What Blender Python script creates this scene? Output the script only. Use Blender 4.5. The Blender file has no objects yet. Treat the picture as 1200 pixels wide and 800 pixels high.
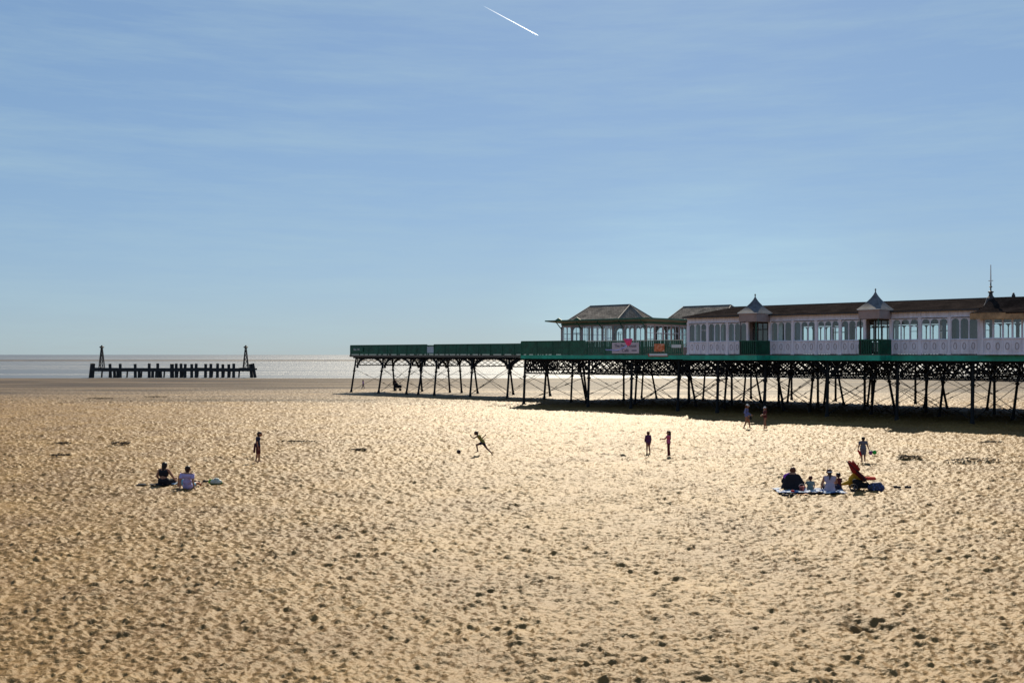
import bpy, bmesh, math, random
import numpy as np
from mathutils import Vector, Matrix, noise as mnoise
random.seed(7)
S = bpy.context.scene
C = S.collection
R = math.radians
PI = math.pi

# ------------------------------------------------------------------ camera, sky, sun
CAM_H = 5.0
cd = bpy.data.cameras.new('camera'); cam = bpy.data.objects.new('camera', cd); C.objects.link(cam)
cam.location = (0, 0, CAM_H); cam.rotation_euler = (R(90), 0, 0)
cd.lens = 36; cd.sensor_width = 36; cd.shift_y = 0.0129
cd.clip_start = 0.1; cd.clip_end = 60000
S.camera = cam
SUN_EL, SUN_AZ = 38.0, 9.0          # degrees; azimuth from +Y towards +X
w = bpy.data.worlds.new('World'); S.world = w; w.use_nodes = True
nt = w.node_tree; nt.nodes.clear()
out = nt.nodes.new('ShaderNodeOutputWorld'); bg = nt.nodes.new('ShaderNodeBackground')
sky = nt.nodes.new('ShaderNodeTexSky'); sky.sky_type = 'NISHITA'; sky.sun_disc = False
sky.sun_elevation = R(SUN_EL); sky.sun_rotation = R(SUN_AZ)
sky.air_density = 1.0; sky.dust_density = 0.3; sky.ozone_density = 4.0; sky.altitude = 0
hs = nt.nodes.new('ShaderNodeHueSaturation'); hs.inputs['Saturation'].default_value = 1.1
tint = nt.nodes.new('ShaderNodeMix'); tint.data_type = 'RGBA'; tint.blend_type = 'MULTIPLY'; tint.inputs['Factor'].default_value = 1; tint.inputs['B'].default_value = (1.13, 1.44, 1.80, 1)
gm = nt.nodes.new('ShaderNodeGamma'); gm.inputs['Gamma'].default_value = .45
# thin high cirrus veil in the sky
tc = nt.nodes.new('ShaderNodeTexCoord'); mp = nt.nodes.new('ShaderNodeMapping')
mp.inputs['Scale'].default_value = (1.3, 1.3, 13.0); mp.inputs['Rotation'].default_value = (0, R(4), 0)
nz = nt.nodes.new('ShaderNodeTexNoise'); nz.inputs['Scale'].default_value = 3.2; nz.inputs['Detail'].default_value = 10; nz.inputs['Roughness'].default_value = .68
mr = nt.nodes.new('ShaderNodeMapRange'); mr.inputs['From Min'].default_value = .42; mr.inputs['From Max'].default_value = .72
mr.inputs['To Min'].default_value = 0.0; mr.inputs['To Max'].default_value = .30
mx = nt.nodes.new('ShaderNodeMix'); mx.data_type = 'RGBA'
mx.inputs['B'].default_value = (3.3, 4.5, 4.9, 1)
L = nt.links.new
L(sky.outputs[0], hs.inputs['Color']); L(hs.outputs[0], gm.inputs['Color'])
L(tc.outputs['Generated'], mp.inputs[0]); L(mp.outputs[0], nz.inputs['Vector']); L(nz.outputs['Fac'], mr.inputs['Value'])
L(mr.outputs[0], mx.inputs['Factor']); L(gm.outputs[0], tint.inputs['A']); L(tint.outputs['Result'], mx.inputs['A']); 
# soft glow painted into the sky colour, low beneath the sun
vm = nt.nodes.new('ShaderNodeVectorMath'); vm.operation = 'DOT_PRODUCT'
_va, _ve = R(11), R(-3.0); vm.inputs[1].default_value = (math.sin(_va)*math.cos(_ve), math.cos(_va)*math.cos(_ve), math.sin(_ve))
vr = nt.nodes.new('ShaderNodeMapRange'); vr.interpolation_type = 'SMOOTHERSTEP'; vr.inputs['From Min'].default_value = math.cos(R(15)); vr.inputs['From Max'].default_value = 1.0
vr.inputs['To Min'].default_value = 0; vr.inputs['To Max'].default_value = .15
vmul = nt.nodes.new('ShaderNodeMath'); vmul.operation = 'MULTIPLY'
vn = nt.nodes.new('ShaderNodeMapRange'); vn.inputs['From Min'].default_value = .3; vn.inputs['From Max'].default_value = .62; vn.inputs['To Min'].default_value = .45
v2 = nt.nodes.new('ShaderNodeMix'); v2.data_type = 'RGBA'; v2.inputs['B'].default_value = (5.6, 8.6, 9.0, 1)
L(tc.outputs['Generated'], vm.inputs[0]); L(vm.outputs['Value'], vr.inputs['Value']); L(nz.outputs['Fac'], vn.inputs['Value'])
L(vr.outputs[0], vmul.inputs[0]); L(vn.outputs[0], vmul.inputs[1]); L(vmul.outputs[0], v2.inputs['Factor']); L(mx.outputs['Result'], v2.inputs['A'])
L(v2.outputs['Result'], bg.inputs['Color'])
bg.inputs['Strength'].default_value = 0.10
L(bg.outputs[0], out.inputs['Surface'])
sd = bpy.data.lights.new('sun', 'SUN'); sun = bpy.data.objects.new('sun', sd); C.objects.link(sun)
sd.energy = 5.0; sd.angle = R(.53); sd.color = (1.0, .88, .68)
az, el = R(SUN_AZ), R(SUN_EL)
sdir = Vector((math.sin(az)*math.cos(el), math.cos(az)*math.cos(el), math.sin(el)))
sun.rotation_euler = sdir.to_track_quat('Z', 'Y').to_euler()
sun.location = (0, -20, 60)
S.view_settings.view_transform = 'Standard'; S.view_settings.look = 'None'
S.view_settings.gamma = 1.0; S.view_settings.use_curve_mapping = False
S.view_settings.exposure = 0.45
S.cycles.max_bounces = 8; S.cycles.transparent_max_bounces = 24
S.cycles.sample_clamp_indirect = 6.0

# ------------------------------------------------------------------ helpers
def tag(o, label=None, cat=None, group=None, kind=None):
    if label: o['label'] = label
    if cat: o['category'] = cat
    if group: o['group'] = group
    if kind: o['kind'] = kind
    return o

def empty(name, loc=(0, 0, 0), rz=0.0):
    o = bpy.data.objects.new(name, None); C.objects.link(o)
    o.location = loc; o.rotation_euler = (0, 0, rz); o.empty_display_size = .2
    return o

def mat(name, col, rough=.7, metal=0.0, var=.12, vscale=3.0, bump=0.0, bscale=20.0, spec=.5, streak=None, sheen=0):
    m = bpy.data.materials.new(name); m.use_nodes = True
    n = m.node_tree; b = n.nodes['Principled BSDF']
    b.inputs['Roughness'].default_value = rough; b.inputs['Metallic'].default_value = metal
    b.inputs['Specular IOR Level'].default_value = spec
    t = n.nodes.new('ShaderNodeTexCoord'); mp = n.nodes.new('ShaderNodeMapping')
    if streak: mp.inputs['Scale'].default_value = streak
    nz = n.nodes.new('ShaderNodeTexNoise'); nz.inputs['Scale'].default_value = vscale; nz.inputs['Detail'].default_value = 6
    nz.inputs['Roughness'].default_value = .65
    rp = n.nodes.new('ShaderNodeValToRGB')
    c = Vector(col[:3])
    lo = c*(1-var*1.6); hi = c*(1+var)
    rp.color_ramp.elements[0].position = .3; rp.color_ramp.elements[1].position = .7
    rp.color_ramp.elements[0].color = (*lo, 1); rp.color_ramp.elements[1].color = (*hi, 1)
    n.links.new(t.outputs['Object'], mp.inputs[0]); n.links.new(mp.outputs[0], nz.inputs['Vector'])
    n.links.new(nz.outputs['Fac'], rp.inputs[0]); n.links.new(rp.outputs[0], b.inputs['Base Color'])
    if bump:
        n2 = n.nodes.new('ShaderNodeTexNoise'); n2.inputs['Scale'].default_value = bscale; n2.inputs['Detail'].default_value = 4
        bp = n.nodes.new('ShaderNodeBump'); bp.inputs['Strength'].default_value = bump; bp.inputs['Distance'].default_value = .02
        n.links.new(mp.outputs[0], n2.inputs['Vector']); n.links.new(n2.outputs['Fac'], bp.inputs['Height'])
        n.links.new(bp.outputs[0], b.inputs['Normal'])
    return m

class MB:
    """collects shapes into one mesh; fr maps the coordinates used to the object's own"""
    def __init__(s, fr=None): s.v = []; s.f = []; s.fr = fr
    def add(s, vs, fs):
        k = len(s.v); s.v += [tuple(p) for p in vs]; s.f += [tuple(i+k for i in f) for f in fs]
    def box(s, x0, x1, y0, y1, z0, z1):
        s.add([(x0,y0,z0),(x1,y0,z0),(x1,y1,z0),(x0,y1,z0),(x0,y0,z1),(x1,y0,z1),(x1,y1,z1),(x0,y1,z1)],
              [(0,3,2,1),(4,5,6,7),(0,1,5,4),(1,2,6,5),(2,3,7,6),(3,0,4,7)])
    def bar(s, p, q, wd=.06, hd=None, up=(0,0,1)):
        p = Vector(p); q = Vector(q); hd = hd or wd; d = (q-p)
        if d.length < 1e-6: return
        d.normalize(); up = Vector(up)
        if abs(d.dot(up)) > .98: up = Vector((1,0,0))
        a = d.cross(up).normalized()*wd/2; b = d.cross(a).normalized()*hd/2
        s.add([p-a-b,p+a-b,p+a+b,p-a+b,q-a-b,q+a-b,q+a+b,q-a+b],
              [(0,1,2,3),(7,6,5,4),(0,4,5,1),(1,5,6,2),(2,6,7,3),(3,7,4,0)])
    def tube(s, p, q, r0, r1=None, n=10, cap=True):
        p = Vector(p); q = Vector(q); r1 = r0 if r1 is None else r1; d = (q-p).normalized()
        up = Vector((0,0,1)) if abs(d.z) < .95 else Vector((1,0,0))
        a = d.cross(up).normalized(); b = d.cross(a)
        vs = []
        for P, r in ((p, r0), (q, r1)):
            for i in range(n):
                t = 2*PI*i/n; vs.append(P + a*math.cos(t)*r + b*math.sin(t)*r)
        fs = [(i,(i+1)%n,n+(i+1)%n,n+i) for i in range(n)]
        if cap: fs += [tuple(range(n-1,-1,-1)), tuple(range(n,2*n))]
        s.add(vs, fs)
    def lathe(s, c, prof, n=12):
        c = Vector(c); vs = []
        for r, z in prof:
            for i in range(n):
                t = 2*PI*i/n; vs.append((c.x+r*math.cos(t), c.y+r*math.sin(t), c.z+z))
        fs = []
        for k in range(len(prof)-1):
            for i in range(n):
                j = (i+1) % n; fs.append((k*n+i, k*n+j, (k+1)*n+j, (k+1)*n+i))
        fs += [tuple(range(n-1,-1,-1)), tuple(range((len(prof)-1)*n, len(prof)*n))]
        s.add(vs, fs)
    def prism(s, pts, z0, z1):
        n = len(pts)
        s.add([(x,y,z0) for x,y in pts]+[(x,y,z1) for x,y in pts],
              [tuple(range(n-1,-1,-1)), tuple(range(n,2*n))]+[(i,(i+1)%n,n+(i+1)%n,n+i) for i in range(n)])
    def build(s, name, m, parent=None, smooth=False, bevel=0):
        me = bpy.data.meshes.new(name)
        vs = [s.fr(*p) for p in s.v] if s.fr else s.v
        me.from_pydata([tuple(p) for p in vs], [], s.f)
        bm = bmesh.new(); bm.from_mesh(me); bmesh.ops.recalc_face_normals(bm, faces=bm.faces); bm.to_mesh(me); bm.free()
        if smooth: me.polygons.foreach_set('use_smooth', [True]*len(me.polygons))
        me.materials.append(m)
        o = bpy.data.objects.new(name, me); C.objects.link(o)
        if parent: o.parent = parent
        if bevel:
            b = o.modifiers.new('bevel', 'BEVEL'); b.width = bevel; b.segments = 1; b.limit_method = 'ANGLE'
        return o

# pier coordinates: a = metres towards the sea along the pier, D = metres from the camera square to it
_n = math.hypot(1320, 1200)
U = Vector((-1320/_n, 1200/_n, 0)); Wd = Vector((1200/_n, 1320/_n, 0))
PROT = math.atan2(-U.y, -U.x)
def world(a, D, z): return U*a + Wd*D + Vector((0, 0, z))
def frame(a0, D0, z0): return lambda a, D, z: (-(a-a0), D-D0, z-z0)
def pier_thing(name, a0, D0, z0):
    o = empty(name, world(a0, D0, z0), PROT); return o, frame(a0, D0, z0)
GROUND = []
def at(px, py, h=0.0):      # a point on the sand seen at px, py of the photograph, h above it
    y = CAM_H*1200/(py-415.5); x = (px-600)/1200*y
    if GROUND: h += float(GROUND[0](np.array([x]), np.array([y]))[0])
    return Vector((x, y, h))

# ------------------------------------------------------------------ materials
M = {}
M['iron'] = mat('black_painted_iron', (.010,.010,.012), .6, 0, .3, 2, .3, 30, spec=.2)
M['green'] = mat('green_painted_timber', (.010,.38,.25), .5, 0, .25, 1.2, .2, 8)
M['dgreen'] = mat('dark_green_railing_paint', (.008,.10,.055), .5, 0, .3, 1.5, .2, 8)
M['deck'] = mat('weathered_deck_boards', (.17,.14,.11), .8, 0, .3, 2, .4, 12, streak=(8,1,1))
M['pink'] = mat('lilac_white_painted_wood', (.86,.80,.87), .6, 0, .16, 1.6, .2, 14, streak=(2.5,2.5,.45))
M['pinkd'] = mat('worn_mauve_panel_paint', (.42,.35,.38), .6, 0, .18, 2.2, .15, 14)
M['frame'] = mat('white_window_frame_paint', (.78,.76,.84), .55, 0, .1, 2)
M['fascia'] = mat('brown_pink_fascia_paint', (.36,.26,.24), .6, 0, .15, 2, .2, 10)
M['rust'] = mat('rusty_orange_fascia_paint', (.46,.27,.13), .6, 0, .35, 1.6, .2, 10)
M['lead'] = mat('grey_lead_roof', (.13,.135,.15), .7, 0, .3, 2, .15, 8, spec=.15)
M['white'] = mat('white_painted_trim', (.75,.74,.72), .5, 0, .08, 3)
M['cream'] = mat('cream_handrail_paint', (.62,.6,.5), .5, 0, .2, 2)
M['soffit'] = mat('buff_canopy_soffit', (.42,.36,.24), .7, 0, .15, 1.5)
M['dark'] = mat('dark_brown_timber', (.05,.04,.04), .6, 0, .3, 2)
M['floor'] = mat('indoor_floor', (.2,.17,.14), .7)
M['intw'] = mat('interior_wall_paint', (.25,.27,.30), .7)
M['blueg'] = mat('blue_grey_curtain_cloth', (.13,.18,.23), .8, 0, .2, 3)
M['curtw'] = mat('pale_curtain_cloth', (.6,.66,.64), .8, 0, .2, 3)
M['red'] = mat('red_paint', (.55,.05,.03), .5)
M['wood'] = mat('black_wet_timber', (.02,.018,.018), .7, 0, .4, 2, .5, 10)

def slate(name, c, sc=3.2, sp_=0.0):
    m = bpy.data.materials.new(name); m.use_nodes = True; n = m.node_tree; b = n.nodes['Principled BSDF']
    b.inputs['Roughness'].default_value = .8; b.inputs['Specular IOR Level'].default_value = sp_
    t = n.nodes.new('ShaderNodeTexCoord')
    br = n.nodes.new('ShaderNodeTexBrick'); br.inputs['Scale'].default_value = sc
    c = Vector(c); br.inputs['Color1'].default_value = (*(c*1.25),1); br.inputs['Color2'].default_value = (*(c*.72),1)
    br.inputs['Mortar'].default_value = (*(c*.35),1); br.inputs['Mortar Size'].default_value = .03
    br.inputs['Row Height'].default_value = .35
    nz = n.nodes.new('ShaderNodeTexNoise'); nz.inputs['Scale'].default_value = .9; nz.inputs['Detail'].default_value = 8
    rp = n.nodes.new('ShaderNodeValToRGB'); rp.color_ramp.elements[0].color = (.6,.6,.6,1); rp.color_ramp.elements[1].color = (1.35,1.3,1.25,1)
    rp.color_ramp.elements[0].position = .35; rp.color_ramp.elements[1].position = .68
    mu = n.nodes.new('ShaderNodeMix'); mu.data_type = 'RGBA'; mu.blend_type = 'MULTIPLY'; mu.inputs['Factor'].default_value = 1
    bp = n.nodes.new('ShaderNodeBump'); bp.inputs['Strength'].default_value = .35; bp.inputs['Distance'].default_value = .02
    l = n.links.new
    l(t.outputs['Object'], br.inputs['Vector']); l(t.outputs['Object'], nz.inputs['Vector']); l(nz.outputs['Fac'], rp.inputs[0])
    l(br.outputs['Color'], mu.inputs['A']); l(rp.outputs[0], mu.inputs['B']); l(mu.outputs['Result'], b.inputs['Base Color'])
    l(br.outputs['Fac'], bp.inputs['Height']); l(bp.outputs[0], b.inputs['Normal'])
    return m
M['slate'] = slate('dark_brown_slates', (.026,.022,.022))
M['gslate'] = slate('grey_slates', (.21,.195,.18), 2.2)

def glassmat():
    m = bpy.data.materials.new('window_glass'); m.use_nodes = True; n = m.node_tree; n.nodes.clear()
    o = n.nodes.new('ShaderNodeOutputMaterial'); tr = n.nodes.new('ShaderNodeBsdfTransparent'); gl = n.nodes.new('ShaderNodeBsdfGlossy')
    tr.inputs['Color'].default_value = (.88,.96,.98,1); gl.inputs['Roughness'].default_value = .04
    fr = n.nodes.new('ShaderNodeFresnel'); fr.inputs['IOR'].default_value = 1.6
    ad = n.nodes.new('ShaderNodeMath'); ad.operation = 'ADD'; ad.inputs[1].default_value = .07
    mx = n.nodes.new('ShaderNodeMixShader')
    n.links.new(fr.outputs[0], ad.inputs[0]); n.links.new(ad.outputs[0], mx.inputs[0]); n.links.new(tr.outputs[0], mx.inputs[1]); n.links.new(gl.outputs[0], mx.inputs[2])
    n.links.new(mx.outputs[0], o.inputs[0]); return m
M['glass'] = glassmat()

# ------------------------------------------------------------------ the sand
def hash2(ix, iy, k):
    h = (ix*374761393 + iy*668265263 + k*2246822519) & 0xffffffff
    h = ((h ^ (h >> 13))*1274126177) & 0xffffffff
    h = h ^ (h >> 16)
    return (h & 0xffffff)/float(0x1000000)
def vnoise(x, y, k=0):
    ix = np.floor(x).astype(np.int64); iy = np.floor(y).astype(np.int64); fx = x-ix; fy = y-iy
    fx = fx*fx*(3-2*fx); fy = fy*fy*(3-2*fy)
    a = hash2(ix,iy,k); b = hash2(ix+1,iy,k); c = hash2(ix,iy+1,k); d = hash2(ix+1,iy+1,k)
    return (a*(1-fx)+b*fx)*(1-fy)+(c*(1-fx)+d*fx)*fy
def pits(x, y, cell, k):
    """trodden sand: shallow bowls that meet in soft ridges"""
    gx = x/cell; gy = y/cell; ix = np.floor(gx).astype(np.int64); iy = np.floor(gy).astype(np.int64)
    best = np.full(x.shape, 9.0)
    for dx in (-1,0,1):
        for dy in (-1,0,1):
            jx = ix+dx; jy = iy+dy
            px = jx+hash2(jx,jy,k); py = jy+hash2(jx,jy,k+5); wt = .75+.5*hash2(jx,jy,k+9)
            d = ((gx-px)**2+(gy-py)**2)*wt
            best = np.minimum(best, d)
    return np.minimum(best, 1.0)
# mounds and hollows: px, py of the photograph, half widths in metres, height
MOUNDS = [(140,521,.9,.35,.22),(346,518,1.6,.35,.13),(72,520,.9,.3,.14),(70,534,.8,.3,.12),(1135,542,1.9,.4,.30),(1062,537,1.1,.35,.24),
          (225,468,2.6,.8,.14),(420,528,.7,.25,.10),(936,522,1.2,.3,.10),(182,466,2.2,.7,.16),(118,467,2.4,.7,.16),(25,533,.7,.3,.12),(1160,519,1.2,.3,.1)]
HOLE = at(1015, 733); MPOS = [at(m[0], m[1]) for m in MOUNDS]
def hcoarse(x, y):
    h = (vnoise(x/9.0, y/9.0, 3)-.5)*.10 + (vnoise(x/3.1, y/2.3, 4)-.5)*.05
    near = np.clip((150-y)/90, 0, 1)
    h = h*near
    h = h + (vnoise(x/60.0, y/16.0, 6)-.5)*.10*np.clip((y-120)/60, 0, 1)*np.clip((900-y)/400, .2, 1)
    for (px, py, rx, ry, hh), p in zip(MOUNDS, MPOS):
        h = h + .5*hh*np.exp(-((x-p.x)/rx)**2-((y-p.y)/ry)**2)*(.6+.8*vnoise(x*3, y*3, 12))
    h = h - np.clip(y-205, 0, 1e9)*.009*(y < 600) - 3.55*(y >= 600)
    bar = np.exp(-((y-870)/75.0)**2)
    h = np.where((y > 700) & (y < 1100), h + bar*4.1, h)
    return h
def hfine(x, y):
    d = vnoise(x/1.7, y/1.7, 8)
    def rn(c, k, th, ax=1.0):      # noise at cell size c on its own rotated grid, gently warped
        ct, st = math.cos(th), math.sin(th); xx = (x*ct-y*st); yy = (x*st+y*ct)
        return vnoise(xx/c+.6*vnoise(xx/c*.7, yy/c*.7, k+100), yy/c*ax+.6*vnoise(xx/c*.7+9, yy/c*.7, k+101), k)-.5
    h = (pits(x, y, .22, 20)-.3)*.062*(.7+.6*d)
    h += rn(.18, 50, .3)*.064*(.8+.4*d) + rn(.10, 51, 1.1)*.056 + rn(.055, 52, 2.0)*.030 + rn(.8, 53, .7)*.05
    h *= 1+.45*np.clip((y-22)/35, 0, 1)
    h = np.where(h < 0, .055*np.tanh(h/.055), h)
    # the dug hollow with its raised rim
    q = np.sqrt(((x-HOLE.x)/.42)**2+((y-HOLE.y)/.36)**2)
    h += -.15*np.exp(-q*q)*(.5+vnoise(x*5, y*5, 61)) + .05*np.exp(-((q-1.6)/.6)**2)*(.2+1.2*vnoise(x*4, y*4, 60))
    return h

def ground():
    ys = [-300,-100,-30,0,6,9]; y = 11.0
    while y < 128: ys.append(y); y += max(.026, y*.0016)
    while y < 240: ys.append(y); y += 1.6
    while y < 700: ys.append(y); y += 20
    while y < 1100: ys.append(y); y += 16
    ys += [1300,1800,3000,6000,12000,24000,45000]
    tm = np.linspace(-.66, .66, 1050)
    ts = np.concatenate([[-25,-8,-3,-1.5,-1.1,-.85,-.74,-.69], tm, [.69,.74,.85,1.1,1.5,3,8,25]])
    ys = np.array(ys); Y, T = np.meshgrid(ys, ts, indexing='ij')
    X = T*np.maximum(Y, 12.0)
    jit = (Y > 11) & (Y < 88)
    Z = hcoarse(X, Y)
    fade = np.clip((128-Y)/20, 0, 1)*np.clip((.68-np.abs(T))/.03, 0, 1)*(Y > 9.5)
    Z = Z + hfine(X, Y)*fade
    ny, nx = X.shape
    co = np.stack([X, Y, Z], -1).reshape(-1, 3).astype(np.float32)
    i = np.arange(ny-1)[:,None]*nx + np.arange(nx-1)[None,:]
    q = np.stack([i, i+1, i+nx+1, i+nx], -1).reshape(-1, 4).astype(np.int32)
    me = bpy.data.meshes.new('sand_beach')
    me.vertices.add(len(co)); me.vertices.foreach_set('co', co.ravel())
    me.loops.add(q.size); me.loops.foreach_set('vertex_index', q.ravel())
    me.polygons.add(len(q)); me.polygons.foreach_set('loop_start', np.arange(0, q.size, 4, dtype=np.int32))
    me.polygons.foreach_set('loop_total', np.full(len(q), 4, dtype=np.int32))
    me.polygons.foreach_set('use_smooth', np.ones(len(q), dtype=bool))
    me.update(calc_edges=True); me.validate()
    o = bpy.data.objects.new('sand_beach', me); C.objects.link(o); tag(o, kind='structure')
    return o

def sandmat():
    m = bpy.data.materials.new('sand'); m.use_nodes = True; n = m.node_tree; l = n.links.new; b = n.nodes['Principled BSDF']
    t = n.nodes.new('ShaderNodeTexCoord'); sp = n.nodes.new('ShaderNodeSeparateXYZ'); l(t.outputs['Object'], sp.inputs[0])
    def noise(scale, det=5, st=None, rough=.6):
        mp = n.nodes.new('ShaderNodeMapping'); mp.inputs['Scale'].default_value = st or (1,1,1)
        z = n.nodes.new('ShaderNodeTexNoise'); z.inputs['Scale'].default_value = scale; z.inputs['Detail'].default_value = det; z.inputs['Roughness'].default_value = rough
        l(t.outputs['Object'], mp.inputs[0]); l(mp.outputs[0], z.inputs['Vector']); return z.outputs['Fac']
    def mrange(v, a, bb, c=0, d=1):
        r = n.nodes.new('ShaderNodeMapRange'); r.inputs['From Min'].default_value = a; r.inputs['From Max'].default_value = bb
        r.inputs['To Min'].default_value = c; r.inputs['To Max'].default_value = d; l(v, r.inputs['Value']); return r.outputs[0]
    def mixc(f, A, B):
        x = n.nodes.new('ShaderNodeMix'); x.data_type = 'RGBA'
        for s_, v in (('Factor', f), ('A', A), ('B', B)):
            if isinstance(v, (tuple, float)): x.inputs[s_].default_value = v
            else: l(v, x.inputs[s_])
        return x.outputs['Result']
    def mth(op, a, bb):
        x = n.nodes.new('ShaderNodeMath'); x.operation = op
        for i_, v in enumerate((a, bb)):
            if isinstance(v, (int, float)): x.inputs[i_].default_value = v
            else: l(v, x.inputs[i_])
        return x.outputs[0]
    dry = mixc(mrange(noise(.25, 6), .35, .68), (.15,.081,.024,1), (.28,.168,.054,1))
    dry = mixc(mrange(noise(3.5, 6), .35, .7), mixc(.5, dry, (.155,.088,.030,1)), dry)
    wetc = mixc(mrange(noise(.11, 7, (.22,1.6,1)), .42, .62), (.055,.038,.023,1), (.19,.135,.08,1))
    # distance towards the sea, with a ragged edge
    ye = mth('ADD', sp.outputs['Y'], mrange(noise(.06, 6, (.3,1,1)), .3, .7, -34, 34))
    wet = mrange(ye, 100, 152)
    l(mixc(wet, dry, wetc), b.inputs['Base Color'])
    b.inputs['Specular Tint'].default_value = (1,.86,.66,1)
    l(mrange(wet, 0, 1, .57, .5), b.inputs['Roughness'])
    l(mrange(wet, 0, 1, .24, .035), b.inputs['Specular IOR Level'])
    # trodden relief beyond the modelled part, grain everywhere
    vo = n.nodes.new('ShaderNodeTexVoronoi'); vo.inputs['Scale'].default_value = 2.0; l(t.outputs['Object'], vo.inputs['Vector'])
    vo2 = noise(1.6, 5)
    far = mth('MULTIPLY', mrange(sp.outputs['Y'], 95, 125), mrange(ye, 120, 165, 1, .12))
    hgt = mth('MULTIPLY', mth('ADD', mth('MULTIPLY', vo.outputs['Distance'], .9), vo2), far)
    b1 = n.nodes.new('ShaderNodeBump'); b1.inputs['Strength'].default_value = 1; b1.inputs['Distance'].default_value = .30; l(hgt, b1.inputs['Height'])
    b2 = n.nodes.new('ShaderNodeBump'); b2.inputs['Strength'].default_value = .6; b2.inputs['Distance'].default_value = .012
    b3 = n.nodes.new('ShaderNodeBump'); b3.inputs['Strength'].default_value = .8; b3.inputs['Distance'].default_value = .05
    l(noise(9, 4), b3.inputs['Height']); l(b1.outputs[0], b3.inputs['Normal'])
    l(noise(30, 3), b2.inputs['Height']); l(b3.outputs[0], b2.inputs['Normal']); l(b2.outputs[0], b.inputs['Normal'])
    return m
g = ground(); GROUND.append(hcoarse); g.data.materials.append(sandmat())

def seamat():
    m = bpy.data.materials.new('sea_water'); m.use_nodes = True; n = m.node_tree; l = n.links.new; b = n.nodes['Principled BSDF']
    b.inputs['Base Color'].default_value = (.08,.10,.125,1); b.inputs['Roughness'].default_value = .5; b.inputs['IOR'].default_value = 1.33
    t = n.nodes.new('ShaderNodeTexCoord'); mp = n.nodes.new('ShaderNodeMapping'); mp.inputs['Scale'].default_value = (.5,.2,1)
    l(t.outputs['Object'], mp.inputs[0])
    z1 = n.nodes.new('ShaderNodeTexNoise'); z1.inputs['Scale'].default_value = .9; z1.inputs['Detail'].default_value = 6; z1.inputs['Roughness'].default_value = .7
    l(mp.outputs[0], z1.inputs['Vector'])
    m2 = n.nodes.new('ShaderNodeMapping'); m2.inputs['Scale'].default_value = (.0035,.035,1); l(t.outputs['Object'], m2.inputs[0])
    z2 = n.nodes.new('ShaderNodeTexNoise'); z2.inputs['Scale'].default_value = 1; z2.inputs['Detail'].default_value = 5; l(m2.outputs[0], z2.inputs['Vector'])
    r = n.nodes.new('ShaderNodeMapRange'); r.inputs['From Min'].default_value = .4; r.inputs['From Max'].default_value = .62
    r.inputs['To Min'].default_value = .15; r.inputs['To Max'].default_value = 1.0; l(z2.outputs['Fac'], r.inputs['Value'])
    bp = n.nodes.new('ShaderNodeBump'); bp.inputs['Distance'].default_value = 1.8
    l(r.outputs[0], bp.inputs['Strength']); l(z1.outputs['Fac'], bp.inputs['Height']); l(bp.outputs[0], b.inputs['Normal'])
    return m
sea = MB(); sea.add([(-90000,190,-.135),(90000,190,-.135),(90000,45000,-.135),(-90000,45000,-.135)], [(0,1,2,3)])
tag(sea.build('sea', seamat()), kind='structure')

# contrail, a real streak of ice cloud high over the sea
def contrail():
    y = 6000.0
    def P(px, py): d_ = y+(px-600)*4; return Vector(((px-600)/1200*d_, d_, (415.5-py)/1200*d_+5))
    a, b = P(566, 7), P(631, 42); n = 24; mb = MB()
    d = (b-a).normalized(); sx = d.cross(Vector((0,0,1))).normalized(); sy = d.cross(sx); N = 14; vs = []
    for i in range(n+1):
        f = i/n; r = .5 if i in (0, n) else 2.5-.4*f
        c = a.lerp(b, f)
        vs += [c+sx*r*math.cos(2*PI*k/N)+sy*r*math.sin(2*PI*k/N) for k in range(N)]
    mb.add(vs, [(i*N+k, i*N+(k+1)%N, (i+1)*N+(k+1)%N, (i+1)*N+k) for i in range(n) for k in range(N)]+[tuple(range(N)), tuple(range(n*N, n*N+N))])
    m = bpy.data.materials.new('ice_cloud'); m.use_nodes = True; nn = m.node_tree; nn.nodes.clear(); l = nn.links.new
    o = nn.nodes.new('ShaderNodeOutputMaterial'); d = nn.nodes.new('ShaderNodeBsdfDiffuse'); d.inputs['Color'].default_value = (.95,.95,.95,1)
    tl = nn.nodes.new('ShaderNodeBsdfTranslucent'); tl.inputs['Color'].default_value = (.95,.95,.95,1)
    ad = nn.nodes.new('ShaderNodeAddShader'); l(d.outputs[0], ad.inputs[0]); l(tl.outputs[0], ad.inputs[1])
    tr = nn.nodes.new('ShaderNodeBsdfTransparent'); mx = nn.nodes.new('ShaderNodeMixShader')
    t = nn.nodes.new('ShaderNodeTexCoord'); sp = nn.nodes.new('ShaderNodeSeparateXYZ'); l(t.outputs['Generated'], sp.inputs[0])
    rp = nn.nodes.new('ShaderNodeMapRange'); rp.inputs['From Min'].default_value = 0; rp.inputs['From Max'].default_value = .9; rp.inputs['To Min'].default_value = .02; rp.inputs['To Max'].default_value = .7
    l(sp.outputs['X'], rp.inputs['Value']); l(rp.outputs[0], mx.inputs[0]); l(tr.outputs[0], mx.inputs[1]); l(ad.outputs[0], mx.inputs[2]); l(mx.outputs[0], o.inputs[0])
    c = mb.build('contrail', m, smooth=True)
    tag(c, 'short white aircraft contrail slanting across the blue sky', 'contrail', kind='stuff')
contrail()

# ------------------------------------------------------------------ the pier
FLOOR = 5.0
pier, pf = pier_thing('pier', 40.0, 86.0, 0.0)
tag(pier, 'long iron seaside pier on black columns with green deck edge', 'pier')
NEAR, FARE = 77.0, 105.0
NN, NF = 87.2, 94.2            # the narrow sea end
AEND = 108.6
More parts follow.
